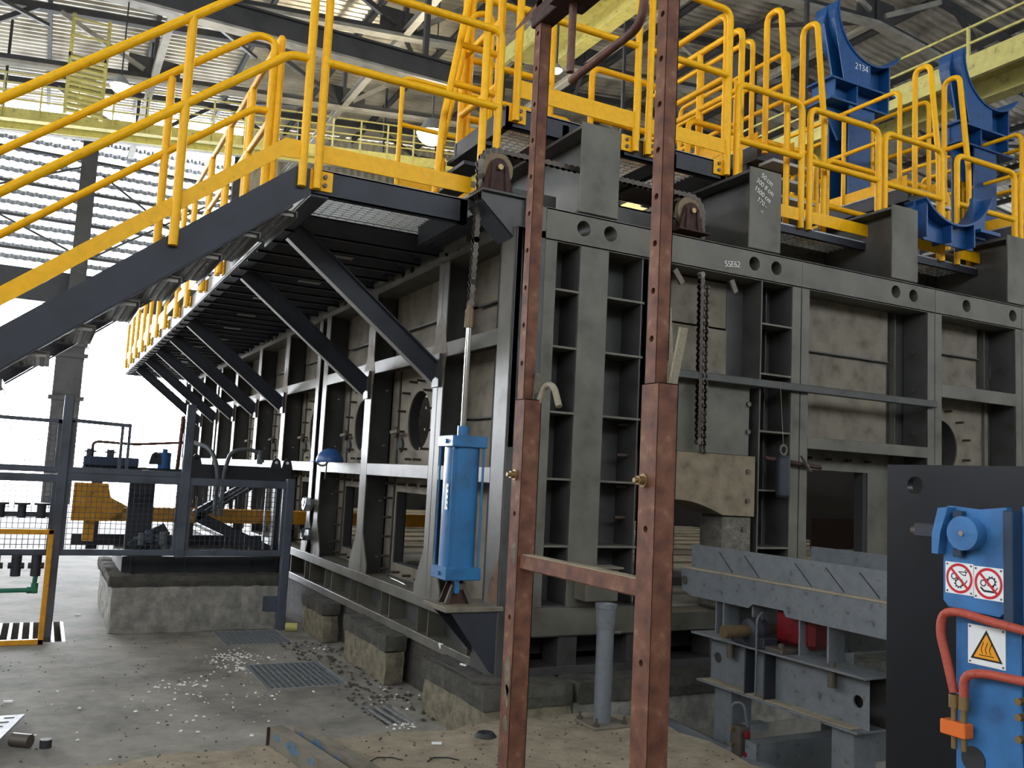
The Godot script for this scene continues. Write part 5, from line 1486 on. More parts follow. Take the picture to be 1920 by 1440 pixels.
func foundations() -> void:
	var t := thing("foundation_block", "cracked concrete foundation block under the furnace corner, nearest the rusty frame", "concrete block", Vector3(2.9, FL, -5.9), "furnace foundation blocks")
	rough_block(t, "lower_block", M.plaster, 2.72, 3.4, FL, 0.06, -6.48, -5.41, 1, 0.02)
	rough_block(t, "cap", M.block_cap, 2.7, 3.4, 0.06, 0.205, -6.5, -5.39, 2)
	rough_block(t, "soot", M.soil, 2.74, 2.92, 0.2, 0.222, -6.45, -5.5, 3, 0.01)
	t = thing("foundation_wall", "low concrete foundation wall along the furnace end", "concrete wall", Vector3(6, FL, -5.5))
	rough_block(t, "cap", M.block_cap, 3.42, 5.2, 0.06, 0.205, -5.75, -5.4, 4)
	rough_block(t, "cap", M.block_cap, 5.22, 8.9, 0.06, 0.205, -5.75, -5.4, 5)
	onebox(t, "wall", M.block, 3.42, 9.0, -1.2, 0.06, -5.75, -5.43)
	t = thing("foundation_block", "concrete foundation block with pale broken side, middle of the row", "concrete block", Vector3(2.8, FL, -7.9), "furnace foundation blocks")
	rough_block(t, "lower_block", M.plaster, 2.72, 2.89, FL, 0.08, -8.48, -7.3, 6, 0.02)
	rough_block(t, "cap", M.block_cap, 2.7, 2.9, 0.08, 0.215, -8.5, -7.28, 7)
	t = thing("foundation_block", "small concrete foundation block next to the wire cage", "concrete block", Vector3(2.8, FL, -9.6), "furnace foundation blocks")
	rough_block(t, "lower_block", M.plaster, 2.72, 2.89, FL, 0.08, -10.03, -9.21, 8, 0.02)
	rough_block(t, "cap", M.block_cap, 2.7, 2.9, 0.08, 0.2, -10.05, -9.2, 9)
	t = thing("machine_plinth", "wide rendered concrete plinth below the caged machine", "plinth", Vector3(1.6, FL, -11))
	rough_block(t, "block", M.block, 0.76, 2.5, FL, 0.27, -12.2, -10.13, 10, 0.015)
	rough_block(t, "mortar_bed", M.block_cap, 0.72, 2.52, 0.27, 0.38, -12.2, -10.16, 12, 0.02)
	# filler under the furnace's long side
	onebox(self, "trim_furnace_footing", M.soil, 2.95, 13.8, FL, 0.2, -22, -5.8).set_meta("kind", "structure")

func charging_table() -> void:
	var t := thing("charging_table", "grey steel charging table with dusty ledge leading to the furnace door", "conveyor", Vector3(4.3, -1.2, -4.2))
	var m: Material = M.conveyor
	var zn := -1.6
	onebox(t, "trough_side", m, 4.2, 4.212, 1.02, 1.185, -5.17, zn, 0.003)
	onebox(t, "trough_side", m, 5.3, 5.312, 1.0, 1.185, -5.1, zn, 0.003)
	for z in [-4.75, -4.5, -4.05, -3.8, -3.55]: onebar(t, "weld_slit", M.hole, Vector3(4.199, 1.155, z - 0.12), Vector3(4.199, 1.03, z + 0.02), 0.003, 0.005)
	onebox(t, "dust_ledge", M.slab, 4.145, 4.2, 1.012, 1.024, -5.19, zn, 0.003)
	var b := B.new()
	b.prism([Vector2(-5.22, 1.012), Vector2(zn, 1.012), Vector2(zn, 0.812), Vector2(-4.19, 0.825), Vector2(-4.21, 0.86), Vector2(-4.48, 0.86), Vector2(-4.52, 0.83), Vector2(-5.1, 0.83), Vector2(-5.2, 0.86)], Vector3(4.15, 0, 0), Vector3.BACK, Vector3.UP, Vector3(0.012, 0, 0))
	part(t, "side_beam", b, m)
	b = B.new()
	b.cyl(Vector3(4.149, 0.93, -5.17), Vector3(4.14, 0.93, -5.17), 0.03, 14)
	part(t, "end_boss", b, M.bolt)
	onebox(t, "bed_plate", m, 4.16, 5.3, 0.99, 1.0, -5.2, zn)
	for z in [-4.78, -4.5, -3.87, -3.2]: onebox(t, "upright", m, 4.17, 4.3, 0.6, 1.0, z - 0.008, z + 0.008)
	for z in [-4.66, -3.9]:
		b = B.new()
		b.prism([Vector2(4.17, 0.61), Vector2(5.2, 0.61), Vector2(5.2, 0.86), Vector2(4.17, 0.86)], Vector3(0, 0, z - 0.2), Vector3.RIGHT, Vector3.UP, Vector3(0, 0, 0.012))
		part(t, "bearing_pedestal", b, m)
	onebox(t, "top_flange", m, 4.05, 4.3, 0.598, 0.612, -4.97, -3.5, 0.003)
	b = B.new()
	b.holed(Vector3(4.15, 0, 0), Vector3.BACK, Vector3.UP, Vector2(-4.87, 0.31), Vector2(-4.3, 0.6), Vector2(-4.8, 0.46), 0.035, Vector3(0.014, 0, 0))
	b.holed(Vector3(4.15, 0, 0), Vector3.BACK, Vector3.UP, Vector2(-4.3, 0.31), Vector2(-3.55, 0.6), Vector2(-3.63, 0.452), 0.035, Vector3(0.014, 0, 0))
	part(t, "lower_beam", b, m)
	onebox(t, "lower_flange", m, 4.05, 4.3, 0.298, 0.312, -4.9, -3.55, 0.003)
	onebox(t, "flange_dust", M.slab, 4.06, 4.15, 0.312, 0.318, -4.85, -3.6, 0.002)
	onebox(t, "lower_beam_back", M.furnace_dark, 4.28, 4.3, 0.31, 0.6, -4.87, -3.55)
	for z in [-4.44, -4.27]: onebox(t, "stiffener", M.charcoal, 4.06, 4.15, 0.312, 0.598, z - 0.006, z + 0.006)
	for z in [-4.7, -3.7]:
		onebox(t, "leg", m, 4.12, 4.3, -1.2, 0.298, z - 0.09, z + 0.07, 0.004)
		onebox(t, "leg", m, 5.1, 5.25, -1.2, 0.98, z - 0.09, z + 0.07, 0.004)
	onebox(t, "cross_beam", m, 4.3, 5.2, 0.1, 0.28, -3.8, -3.66)
	onebox(t, "cross_beam", m, 4.0, 5.2, -0.12, 0.06, -4.36, -4.26)
	onebox(t, "floor_beam", m, 4.05, 5.3, -0.4, -0.2, -4.95, -4.6)
	for z in [-4.62, -3.77]:
		b = B.new()
		b.cyl(Vector3(4.1, 0.612, z), Vector3(4.1, 0.64, z), 0.022, 6)
		b.cyl(Vector3(4.1, 0.5, z), Vector3(4.1, 0.6, z), 0.026, 12)
		part(t, "anchor_bolt", b, M.bolt)
	# roller shaft in its pillow block with the red guard behind
	b = B.new()
	b.cyl(Vector3(3.86, 0.705, -4.42), Vector3(4.6, 0.705, -4.42), 0.04, 18)
	part(t, "roller_shaft", b, M.greasy)
	b = B.new()
	b.lathe([Vector2(0.042, -0.07), Vector2(0.075, -0.06), Vector2(0.085, 0.0), Vector2(0.075, 0.06), Vector2(0.042, 0.07)], Vector3(4.12, 0.705, -4.42), Vector3.RIGHT, 20)
	b.cbox(4.06, 4.18, 0.612, 0.68, -4.56, -4.28, 0.006)
	part(t, "pillow_block", b, M.charcoal)
	b = B.new()
	b.cbox(4.06, 4.2, 0.612, 0.64, -4.27, -4.12, 0.004); b.cyl(Vector3(4.12, 0.64, -4.19), Vector3(4.12, 0.665, -4.19), 0.02, 6)
	part(t, "shim_block", b, M.bolt)
	b = B.new()
	b.cbox(4.22, 4.5, 0.64, 0.87, -4.36, -4.04, 0.03)
	part(t, "red_guard", b, M.red)
	onetube(t, "grease_line", M.hose_grey, arc([Vector3(4.12, 0.78, -4.36), Vector3(4.1, 0.84, -4.33), Vector3(4.03, 0.8, -4.31), Vector3(4.03, 0.33, -4.31)], 0.03), 0.007, 8)
	# lubrication manifold
	var mf := thing("grease_manifold", "small grease manifold with red end plugs on the pit frame", "manifold", Vector3(4.0, -0.1, -4.4))
	onebox(mf, "block", M.bolt, 3.97, 4.05, -0.08, 0.13, -4.45, -4.37, 0.004)
	onebox(mf, "arm", M.conveyor, 4.05, 4.2, 0.1, 0.14, -4.45, -4.37)
	for y in [-0.03, 0.09]: onebox(mf, "plug", M.red, 3.99, 4.03, y - 0.02, y + 0.02, -4.37, -4.34, 0.006)
	onetube(mf, "feed_pipe", M.hose_grey, arc([Vector3(3.98, 0.1, -4.46), Vector3(3.98, 0.26, -4.46), Vector3(4.02, 0.27, -4.4), Vector3(4.04, 0.12, -4.38)], 0.05), 0.009, 8)
	for y in [-0.06, 0.02, 0.11]:
		b = B.new()
		b.cyl(Vector3(3.96, y, -4.43), Vector3(3.94, y, -4.43), 0.011, 8)
		part(mf, "nipple", b, M.brass)
	var pp := thing("pit_pipe", "thick grey pipe running along the edge of the pit", "pipe", Vector3(4.0, -0.1, -4.6))
	onetube(pp, "pipe", M.hose_grey, [Vector3(3.97, -0.03, -5.38), Vector3(4.01, -0.07, -4.55), Vector3(4.08, -0.12, -3.4)], 0.05, 14)
	b = B.new()
	b.cyl(Vector3(4.01, -0.07, -4.5), Vector3(4.013, -0.075, -4.4), 0.056, 14)
	part(pp, "coupling", b, M.conveyor)
	onebox(pp, "support_angle", M.furnace_dark, 3.87, 4.1, -0.19, -0.15, -5.3, -4.3)
	# counterweight hung beside the door
	var cw := thing("counterweight", "dark cylindrical weight hanging on a string beside the furnace door", "weight", Vector3(5.5, 1.6, -5.58))
	b = B.new()
	b.lathe([Vector2(0, 1.54), Vector2(0.045, 1.54), Vector2(0.058, 1.56), Vector2(0.058, 1.86), Vector2(0.04, 1.89), Vector2(0, 1.89)], Vector3(5.47, 0, -5.58), Vector3.UP, 18)
	part(cw, "weight", b, M.charcoal)
	b = B.new()
	for i in 20:
		var a := TAU * i / 20; var c := TAU * (i + 1) / 20
		b.tube([Vector3(5.47 + cos(a) * 0.034, 1.935 + sin(a) * 0.04, -5.58), Vector3(5.47 + cos(c) * 0.034, 1.935 + sin(c) * 0.04, -5.58)], 0.01, 6)
	part(cw, "ring", b, M.jamb)
	onetube(cw, "string", M.rope, [Vector3(5.47, 1.96, -5.58), Vector3(5.44, 2.5, -5.6)], 0.002, 5)
	var rb := thing("lever_rod", "rusty rod with a pale rag tied on, sticking out over the second column", "rod", Vector3(5.6, 1.85, -5.6))
	onetube(rb, "rod", M.rust_dark, [Vector3(5.3, 1.86, -5.62), Vector3(5.92, 1.81, -5.6)], 0.02, 10)
	onebar(rb, "rag", M.jamb, Vector3(5.66, 1.9, -5.57), Vector3(5.76, 1.77, -5.56), 0.01, 0.03, Vector3.BACK)

func sign_mat(key: String, draw: Callable) -> StandardMaterial3D:
	var n := 192
	var im := Image.create(n, n, false, Image.FORMAT_RGB8)
	for y in n:
		for x in n: im.set_pixel(x, y, draw.call(Vector2((x + 0.5) / n * 2 - 1, 1 - (y + 0.5) / n * 2)))
	var m := StandardMaterial3D.new()
	m.resource_name = key
	m.albedo_texture = ImageTexture.create_from_image(im)
	m.roughness = 0.4
	M[key] = m
	return m

func gear(p: Vector2, c: Vector2, r: float) -> bool:   # outline of a toothed wheel
	var d := p - c
	var l := d.length()
	var tooth := r * (1.18 if sin(d.angle() * 10) > 0 else 0.95)
	return l < tooth and l > r * 0.68

func seg(p: Vector2, a: Vector2, b: Vector2) -> float:
	return p.distance_to(Geometry2D.get_closest_point_to_segment(p, a, b))

func panel_x(parent: Node, called: String, m: Material, x: float, y0: float, y1: float, z0: float, z1: float) -> MeshInstance3D:   # printed plate facing -x
	var q := QuadMesh.new()
	q.size = Vector2(z1 - z0, y1 - y0)
	return inst(parent, called, q, m, Transform3D(Basis(Vector3.UP, -PI / 2), Vector3(x, (y0 + y1) / 2, (z0 + z1) / 2)))

func blue_machine() -> void:
	var red := c8(196, 32, 44); var wh := c8(232, 234, 232); var bk := c8(24, 26, 28)
	var ban := func(p: Vector2, inner: bool) -> Color:
		var l := p.length()
		var bar := absf((p.x + p.y) * 0.7071) < 0.085 and l < 0.9
		if l < 0.95 and (l > 0.78 or bar): return red
		return bk if inner else wh
	sign_mat("sign_oil", func(p: Vector2) -> Color:
		var g := gear(p, Vector2(-0.38, 0.1), 0.2) or gear(p, Vector2(-0.02, -0.3), 0.29)
		g = g or seg(p, Vector2(-0.02, 0.42), Vector2(0.5, 0.44)) < 0.03 or seg(p, Vector2(0.5, 0.44), Vector2(0.44, 0.22)) < 0.03 or seg(p, Vector2(0.44, 0.22), Vector2(0.2, 0.26)) < 0.03 or seg(p, Vector2(-0.02, 0.42), Vector2(0.2, 0.26)) < 0.025 or absf(p.distance_to(Vector2(0.5, 0.5)) - 0.08) < 0.025
		g = g or seg(p, Vector2(0.35, -0.4), Vector2(0.55, -0.1)) < 0.035
		return ban.call(p, g))
	sign_mat("sign_guard", func(p: Vector2) -> Color:
		var g := gear(p, Vector2(-0.35, 0.0), 0.2) or gear(p, Vector2(0.2, 0.12), 0.3)
		g = g or seg(p, Vector2(-0.5, -0.3), Vector2(-0.3, -0.48)) < 0.06 or seg(p, Vector2(-0.3, -0.48), Vector2(0.42, -0.48)) < 0.06 or seg(p, Vector2(0.42, -0.48), Vector2(0.6, -0.2)) < 0.03
		return ban.call(p, g))
	sign_mat("sign_hot", func(p: Vector2) -> Color:
		var a := Vector2(0, 0.82); var b := Vector2(-0.86, -0.72); var c := Vector2(0.86, -0.72)
		if not Geometry2D.is_point_in_polygon(p, PackedVector2Array([a, b, c])): return wh
		if minf(seg(p, a, b), minf(seg(p, b, c), seg(p, c, a))) < 0.1: return bk
		if absf(p.y + 0.48) < 0.025 and absf(p.x) < 0.4: return bk
		for k in [-0.22, 0.0, 0.22]:
			if absf(p.x - k - 0.05 * sin(p.y * 9.0)) < 0.022 and p.y > -0.4 and p.y < 0.2: return bk
		return c8(236, 158, 30))
	var t := thing("blue_machine", "blue machine head with warning signs bolted to a tall dark plate", "machine", Vector3(3.0, 0, -2))
	var b := B.new()
	b.holed(Vector3(3.05, 0, 0), Vector3.BACK, Vector3.UP, Vector2(-2.53, 1.4), Vector2(-2.0, 1.726), Vector2(-2.4, 1.645), 0.036, Vector3(0.03, 0, 0))
	b.box(3.05, 3.08, -0.9, 1.4, -2.53, -0.7); b.box(3.05, 3.08, 1.4, 1.726, -2.0, -0.7)
	b.box(3.051, 3.08, 1.4, 1.726, -2.53, -2.5); b.box(3.051, 3.08, 1.715, 1.726, -2.53, -2.0)
	part(t, "back_plate", b, M.machine_plate)
	b = B.new()
	b.prism([Vector2(-2.2, 1.235), Vector2(-2.18, 1.214), Vector2(-1.985, 1.205), Vector2(-1.965, 1.225), Vector2(-1.957, 1.58), Vector2(-2.06, 1.567), Vector2(-2.18, 1.575), Vector2(-2.2, 1.56)], Vector3(2.95, 0, 0), Vector3.BACK, Vector3.UP, Vector3(0.03, 0, 0))
	part(t, "front_panel", b, M.blue_machine)
	onebox(t, "side_return", M.blue_dark, 2.925, 3.05, 1.19, 1.57, -1.955, -1.92, 0.003)
	b = B.new()
	b.prism([Vector2(-1.92, 1.0), Vector2(-1.2, 1.0), Vector2(-1.2, 1.68), Vector2(-1.92, 1.585)], Vector3(2.98, 0, 0), Vector3.BACK, Vector3.UP, Vector3(0.06, 0, 0))
	part(t, "drive_housing", b, M.blue_machine)
	onebox(t, "body", M.blue_machine, 2.975, 3.05, -0.2, 1.2, -2.17, -1.925, 0.004)
	b = B.new()
	b.cyl(Vector3(2.95, 1.481, -2.09), Vector3(2.9, 1.481, -2.09), 0.06, 28)
	var k := part(t, "knob_disc", b, M.blue_machine)
	b = B.new()
	b.cyl(Vector3(2.9, 1.481, -2.09), Vector3(2.893, 1.481, -2.09), 0.009, 10)
	part(k, "centre_screw", b, M.chrome)
	onebox(t, "slide_bar", M.charcoal, 2.93, 2.965, 1.455, 1.505, -2.31, -2.2, 0.003)
	b = B.new()
	b.cyl(Vector3(2.95, 1.475, -2.33), Vector3(2.95, 1.475, -2.31), 0.017, 12)
	part(t, "bar_tip", b, M.bolt)
	b = B.new()
	b.prism([Vector2(-2.215, 1.4), Vector2(-2.19, 1.4), Vector2(-2.18, 1.48), Vector2(-2.15, 1.57), Vector2(-2.19, 1.565), Vector2(-2.215, 1.47)], Vector3(2.905, 0, 0), Vector3.BACK, Vector3.UP, Vector3(0.045, 0, 0))
	part(t, "lever", b, M.blue_machine)
	for q in [[1.545, -2.125], [1.41, -2.125]]: onebox(t, "stop_block", M.blue_dark, 2.92, 2.95, q[0] - 0.014, q[0] + 0.014, q[1] - 0.018, q[1] + 0.018, 0.003)
	for q in [["sign_oil", 1.263, 1.374, -2.189, -2.079], ["sign_guard", 1.258, 1.37, -2.077, -1.967], ["sign_hot", 1.027, 1.163, -2.118, -1.978]]:
		var x: float = 2.947 if q[0] != "sign_hot" else 2.972
		var pl := onebox(t, "sign_plate", M.white, x, x + 0.002, q[1], q[2], q[3], q[4])
		pl.set_meta("label", {"sign_oil": "no oiling while moving sign, red ring with gears and oil can", "sign_guard": "do not remove guard sign, red ring with gears", "sign_hot": "orange hot surface warning triangle"}[q[0]])
		panel_x(pl, "sign_print", M[q[0]], x - 0.0008, q[1], q[2], q[3], q[4])
		for yy in [q[1] + 0.008, q[2] - 0.008]:
			for zz in [q[3] + 0.008, q[4] - 0.008]:
				b = B.new()
				b.cyl(Vector3(x, yy, zz), Vector3(x - 0.003, yy, zz), 0.0035, 8)
				part(pl, "rivet", b, M.bolt)
	# two red hoses rising out of an orange clamp
	for i in 2:
		var hs := thing("red_hose", ["upper red hydraulic hose looping over the blue machine body", "lower red hydraulic hose curving away from the orange clamp"][i], "hose", Vector3(2.93, 0.85, -2.15), "red hydraulic hoses")
		if i == 0: onetube(hs, "hose", M.hose_red, arc([Vector3(2.93, 0.92, -2.143), Vector3(2.93, 1.02, -2.17), Vector3(2.93, 1.12, -2.2), Vector3(2.93, 1.19, -2.19), Vector3(2.925, 1.205, -2.12), Vector3(2.92, 1.19, -2.0), Vector3(2.92, 1.165, -1.7)], 0.06, 4), 0.0155, 12)
		else: onetube(hs, "hose", M.hose_red, arc([Vector3(2.93, 0.91, -2.105), Vector3(2.93, 0.99, -2.105), Vector3(2.93, 1.01, -2.03), Vector3(2.925, 1.02, -1.7)], 0.07, 5), 0.0155, 12)
		var z: float = [-2.143, -2.105][i]
		b = B.new()
		b.cyl(Vector3(2.93, 0.87, z), Vector3(2.93, 0.915, z), 0.018, 10)
		b.cyl(Vector3(2.93, 0.825, z), Vector3(2.93, 0.87, z), 0.011, 10)
		part(hs, "fitting", b, M.brass)
		b = B.new()
		b.cyl(Vector3(2.93, 0.73, z), Vector3(2.93, 0.775, z), 0.01, 10)
		part(hs, "fitting", b, M.brass)
	onebox(t, "orange_clamp", M.orange, 2.905, 2.955, 0.775, 0.825, -2.183, -2.085, 0.004)
	b = B.new()
	b.cyl(Vector3(2.976, 0.7, -2.1), Vector3(2.97, 0.7, -2.1), 0.045, 20)
	part(t, "cable_gland", b, M.rubber)
	for y in [0.83, 0.9, 0.95]:
		b = B.new()
		b.cyl(Vector3(2.975, y, -1.89), Vector3(2.9, y, -1.89), 0.012, 10)
		part(t, "valve_stub", b, M.brass)

func wire_mesh(parent: Node, x0: float, x1: float, y0: float, y1: float, z: float, step := 0.05) -> void:
	var b := B.new()
	var k := int((x1 - x0) / step)
	for i in k + 1:
		var x := lerpf(x0, x1, float(i) / k)
		b.box(x - 0.003, x + 0.003, y0, y1, z - 0.002, z + 0.002)
	k = int((y1 - y0) / step)
	for i in k + 1:
		var y := lerpf(y0, y1, float(i) / k)
		b.box(x0, x1, y - 0.003, y + 0.003, z + 0.002, z + 0.005)
	part(parent, "wire_mesh", b, M.mesh_wire)

func cage_area() -> void:
	var Z := -10.1
	var c := thing("wire_cage", "dark blue-grey guard fence of square tube frames and wire mesh", "fence", Vector3(1.3, FL, Z))
	var m: Material = M.cage
	for q in [[0.2, FL, 2.2], [1.38, 0.58, 2.2], [2.5, FL, 1.45]]:
		onebox(c, "fence_post", m, q[0] - 0.045, q[0] + 0.045, q[1], q[2], Z - 0.045, Z + 0.045, 0.006)
	for q in [[0.24, 1.34, 0.6, 1.4], [1.42, 2.46, 0.6, 1.4], [0.24, 1.34, 1.42, 1.95], [-1.2, 0.16, 0.6, 1.38], [-1.2, 0.16, 1.42, 1.95]]:
		var f := onebox(c, "frame_bar", m, q[0], q[1], q[2], q[2] + 0.06, Z - 0.025, Z + 0.025, 0.004)
		var tr: bool = q[3] > 1.5
		if not tr: onebox(c, "frame_bar", m, q[0], q[1], q[3] - 0.06, q[3] + 0.02, Z - 0.025, Z + 0.025, 0.004)
		else: onebar(c, "frame_bar", m, Vector3(q[0], q[3], Z), Vector3(minf(q[1], 0.8), q[3] - 0.02, Z), 0.04, 0.04)
		for x in [q[0] + 0.02, q[1] - 0.02]:
			if not tr or x < 0.9: onebox(c, "frame_bar", m, x - 0.02, x + 0.02, q[2], q[3], Z - 0.02, Z + 0.02, 0.003)
		wire_mesh(c, q[0], q[1] if not tr or q[0] < 0 else 0.8, q[2], q[3], Z)
	for x in [1.5, 1.3]: onetube(c, "gate_handle", M.bolt, arc([Vector3(x, 0.95, Z + 0.03), Vector3(x, 0.97, Z + 0.07), Vector3(x, 1.2, Z + 0.07), Vector3(x, 1.22, Z + 0.03)], 0.02), 0.01, 8)
	onebox(c, "foot_plate", m, 2.3, 2.46, 0.0, 0.16, Z - 0.03, Z - 0.015)
	for x in [0.72, 0.79]: onebox(c, "stub_post", m, x - 0.015, x + 0.015, 1.42, 1.95, Z - 0.02, Z + 0.01)
	# ---- the pusher machine behind the fence
	var p := thing("pusher_machine", "dark caged pusher machine with lifting lugs and raking braces", "machine", Vector3(1.7, 0.3, -11))
	onebox(p, "top_beam", M.black_steel, 1.42, 2.64, 1.37, 1.57, -10.95, -10.65, 0.006)
	onebox(p, "top_beam", M.black_steel, 0.4, 1.42, 1.38, 1.5, -10.95, -10.65, 0.006)
	for x in [1.55, 1.12, 2.45, 2.58]:
		var b := B.new()
		b.prism([Vector2(x - 0.07, 1.54), Vector2(x + 0.07, 1.54), Vector2(x + 0.045, 1.65), Vector2(x + 0.015, 1.68), Vector2(x - 0.015, 1.68), Vector2(x - 0.045, 1.65)], Vector3(0, 0, -10.66), Vector3.RIGHT, Vector3.UP, Vector3(0, 0, 0.02))
		var lg := part(p, "lifting_lug", b, M.black_steel)
		b = B.new()
		b.cyl(Vector3(x, 1.63, -10.645), Vector3(x, 1.63, -10.635), 0.018, 12)
		part(lg, "eye", b, M.white if x > 2.4 else M.hole)
	for q in [[0.9, 1.16], [1.42, 1.52], [2.5, 2.6]]: onebox(p, "column", M.black_steel, q[0], q[1], 0.45, 1.4, -10.95, -10.8, 0.004)
	for q in [[Vector3(2.2, 1.37, -10.72), Vector3(1.6, 0.99, -10.72)], [Vector3(1.62, 0.98, -10.72), Vector3(2.45, 0.6, -10.72)], [Vector3(0.95, 0.62, -10.72), Vector3(1.3, 0.85, -10.72)]]:
		onebar(p, "raking_brace", M.black_steel, q[0], q[1], 0.1, 0.12)
	for d in [0.0, 0.07]: onebar(p, "brace_edge", M.galv, Vector3(2.1 + d, 1.34, -10.64), Vector3(1.68 + d, 1.05, -10.64), 0.012, 0.014)
	for x in [2.37, 2.47]: onebox(p, "guide_post", M.galv, x - 0.012, x + 0.012, 0.62, 1.32, -10.68, -10.65)
	onebox(p, "base_frame", M.black_steel, 0.86, 2.62, 0.36, 0.55, -11.9, -10.5, 0.006)
	for x in [0.95, 1.5, 2.2, 2.5]: onebox(p, "base_rib", M.charcoal, x - 0.012, x + 0.012, 0.36, 0.54, -10.5, -10.46)
	onebox(p, "rear_frame", M.charcoal, 0.4, 2.6, 0.55, 0.68, -11.95, -11.8)
	for x in [0.62, 1.7, 2.3]: onebox(p, "rear_column", M.charcoal, x - 0.06, x + 0.06, 0.5, 1.42, -12.0, -11.85)
	var rng := RandomNumberGenerator.new()
	rng.seed = 5
	for i in 10:   # valves, motor and gearbox low in the frame
		var x := rng.randf_range(0.95, 1.5); var y := rng.randf_range(0.6, 0.8); var z := rng.randf_range(-10.95, -10.6)
		var b := B.new()
		b.cyl(Vector3(x, y - 0.07, z), Vector3(x, y + 0.06, z), rng.randf_range(0.03, 0.06), 12)
		b.cyl(Vector3(x - 0.08, y, z), Vector3(x + 0.08, y, z), 0.022, 10)
		part(p, "valve_body", b, M.hose_grey if i % 2 else M.cage)
	# yellow pushing beam through the furnace window
	var yb := thing("pushing_beam", "long yellow pushing beam passing through the furnace side window", "beam", Vector3(3, 0.85, -11.6))
	onebox(yb, "beam", M.yellow_beam, 0.42, 6.0, 0.855, 1.025, -11.68, -11.52, 0.01)
	var b := B.new()
	b.prism([Vector2(0.36, 0.855), Vector2(0.75, 0.855), Vector2(0.95, 1.03), Vector2(0.76, 1.13), Vector2(0.72, 1.29), Vector2(0.36, 1.29)], Vector3(0, 0, -11.51), Vector3.RIGHT, Vector3.UP, Vector3(0, 0, 0.03))
	part(yb, "gusset", b, M.yellow_beam)
	onebox(yb, "stub", M.yellow_beam, 0.5, 0.62, 0.62, 0.855, -11.66, -11.54)
	# hydraulic unit on top
	var h := thing("hydraulic_unit", "blue hydraulic unit with pot and pipes above the wire cage", "pump unit", Vector3(0.8, 1.5, -10.7))
	onebox(h, "tank", M.blue_dark, 0.4, 0.95, 1.5, 1.6, -10.9, -10.6, 0.01)
	b = B.new()
	b.cyl(Vector3(1.22, 1.5, -10.7), Vector3(1.22, 1.68, -10.7), 0.07, 18); b.cyl(Vector3(1.22, 1.68, -10.7), Vector3(1.22, 1.72, -10.7), 0.03, 12)
	part(h, "pot", b, M.hat_blue)
	onetube(h, "top_pipe", M.rust_pipe, arc([Vector3(0.48, 1.6, -10.7), Vector3(0.48, 1.76, -10.7), Vector3(0.9, 1.75, -10.7), Vector3(1.4, 1.8, -10.7)], 0.06), 0.016, 8)
	onetube(h, "riser_pipe", M.rust_pipe, [Vector3(1.36, 1.42, -10.7), Vector3(1.38, 2.1, -10.7)], 0.022, 8)
	for x in [0.46, 0.66]:
		b = B.new()
		b.cyl(Vector3(x, 1.6, -10.65), Vector3(x, 1.68, -10.65), 0.04, 10); b.box(x - 0.06, x + 0.06, 1.64, 1.66, -10.68, -10.62)
		part(h, "valve", b, M.charcoal)
	var hs := thing("grey_hose", "grey hose arching up over the machine beam towards the furnace", "hose", Vector3(1.9, 1.2, -10.45), "grey arching hoses")
	onetube(hs, "hose", M.hose_grey, arc([Vector3(1.86, 1.0, -10.62), Vector3(1.86, 1.5, -10.62), Vector3(1.92, 1.74, -10.62), Vector3(2.12, 1.77, -10.62), Vector3(2.24, 1.73, -10.62)], 0.14, 5), 0.024, 10)
	b = B.new()
	b.cyl(Vector3(2.25, 1.76, -10.62), Vector3(2.25, 1.6, -10.62), 0.034, 12); b.box(2.17, 2.25, 1.62, 1.65, -10.42, -10.38)
	part(hs, "coupling", b, M.hose_grey)
	hs = thing("grey_hose", "grey hose bending away to the back beside the arching one", "hose", Vector3(1.7, 1.2, -10.45), "grey arching hoses")
	onetube(hs, "hose", M.hose_grey, arc([Vector3(1.76, 1.0, -10.42), Vector3(1.76, 1.52, -10.42), Vector3(1.68, 1.75, -10.5), Vector3(1.5, 1.82, -10.8)], 0.14, 5), 0.024, 10)
	# ---- valve station, green pipe and yellow tube guard at the picture edge
	var v := thing("valve_station", "row of dark valves on a rack beside the yellow tube guard", "valves", Vector3(-0.1, FL, -9.9))
	for y in [0.62, 0.98]: onebox(v, "rack_bar", M.cage, -1.2, 0.12, y, y + 0.05, -10.0, -9.95)
	for x in [-0.55, -0.3, -0.12, 0.05]:
		b = B.new()
		b.cyl(Vector3(x, 0.42, -9.9), Vector3(x, 0.62, -9.9), 0.045, 12); b.cyl(Vector3(x - 0.07, 0.52, -9.9), Vector3(x + 0.07, 0.52, -9.9), 0.03, 10)
		part(v, "valve", b, M.charcoal)
		b = B.new()
		b.cyl(Vector3(x, 0.98, -9.9), Vector3(x, 1.1, -9.9), 0.04, 10); b.cyl(Vector3(x, 1.1, -9.9), Vector3(x, 1.12, -9.9), 0.07, 12)
		part(v, "hand_wheel", b, M.charcoal)
	var g := thing("green_pipe", "green plastic pipe with an elbow below the valve rack", "pipe", Vector3(0, 0.25, -9.88))
	onetube(g, "pipe", M.green, arc([Vector3(-1.2, 0.28, -9.88), Vector3(0.05, 0.29, -9.88), Vector3(0.055, 0.46, -9.88)], 0.04), 0.022, 12)
	b = B.new()
	b.cyl(Vector3(-0.01, 0.29, -9.88), Vector3(0.085, 0.29, -9.88), 0.032, 12); b.cyl(Vector3(0.055, 0.26, -9.88), Vector3(0.055, 0.36, -9.88), 0.032, 12)
	part(g, "elbow", b, M.green)
	onetube(g, "upper_pipe", M.green, [Vector3(-1.2, 0.85, -9.88), Vector3(0.1, 0.85, -9.88)], 0.018, 10)
	var yg := thing("tube_guard", "yellow square tube guard frame standing on the floor grate", "guard", Vector3(0.14, FL, -9.74))
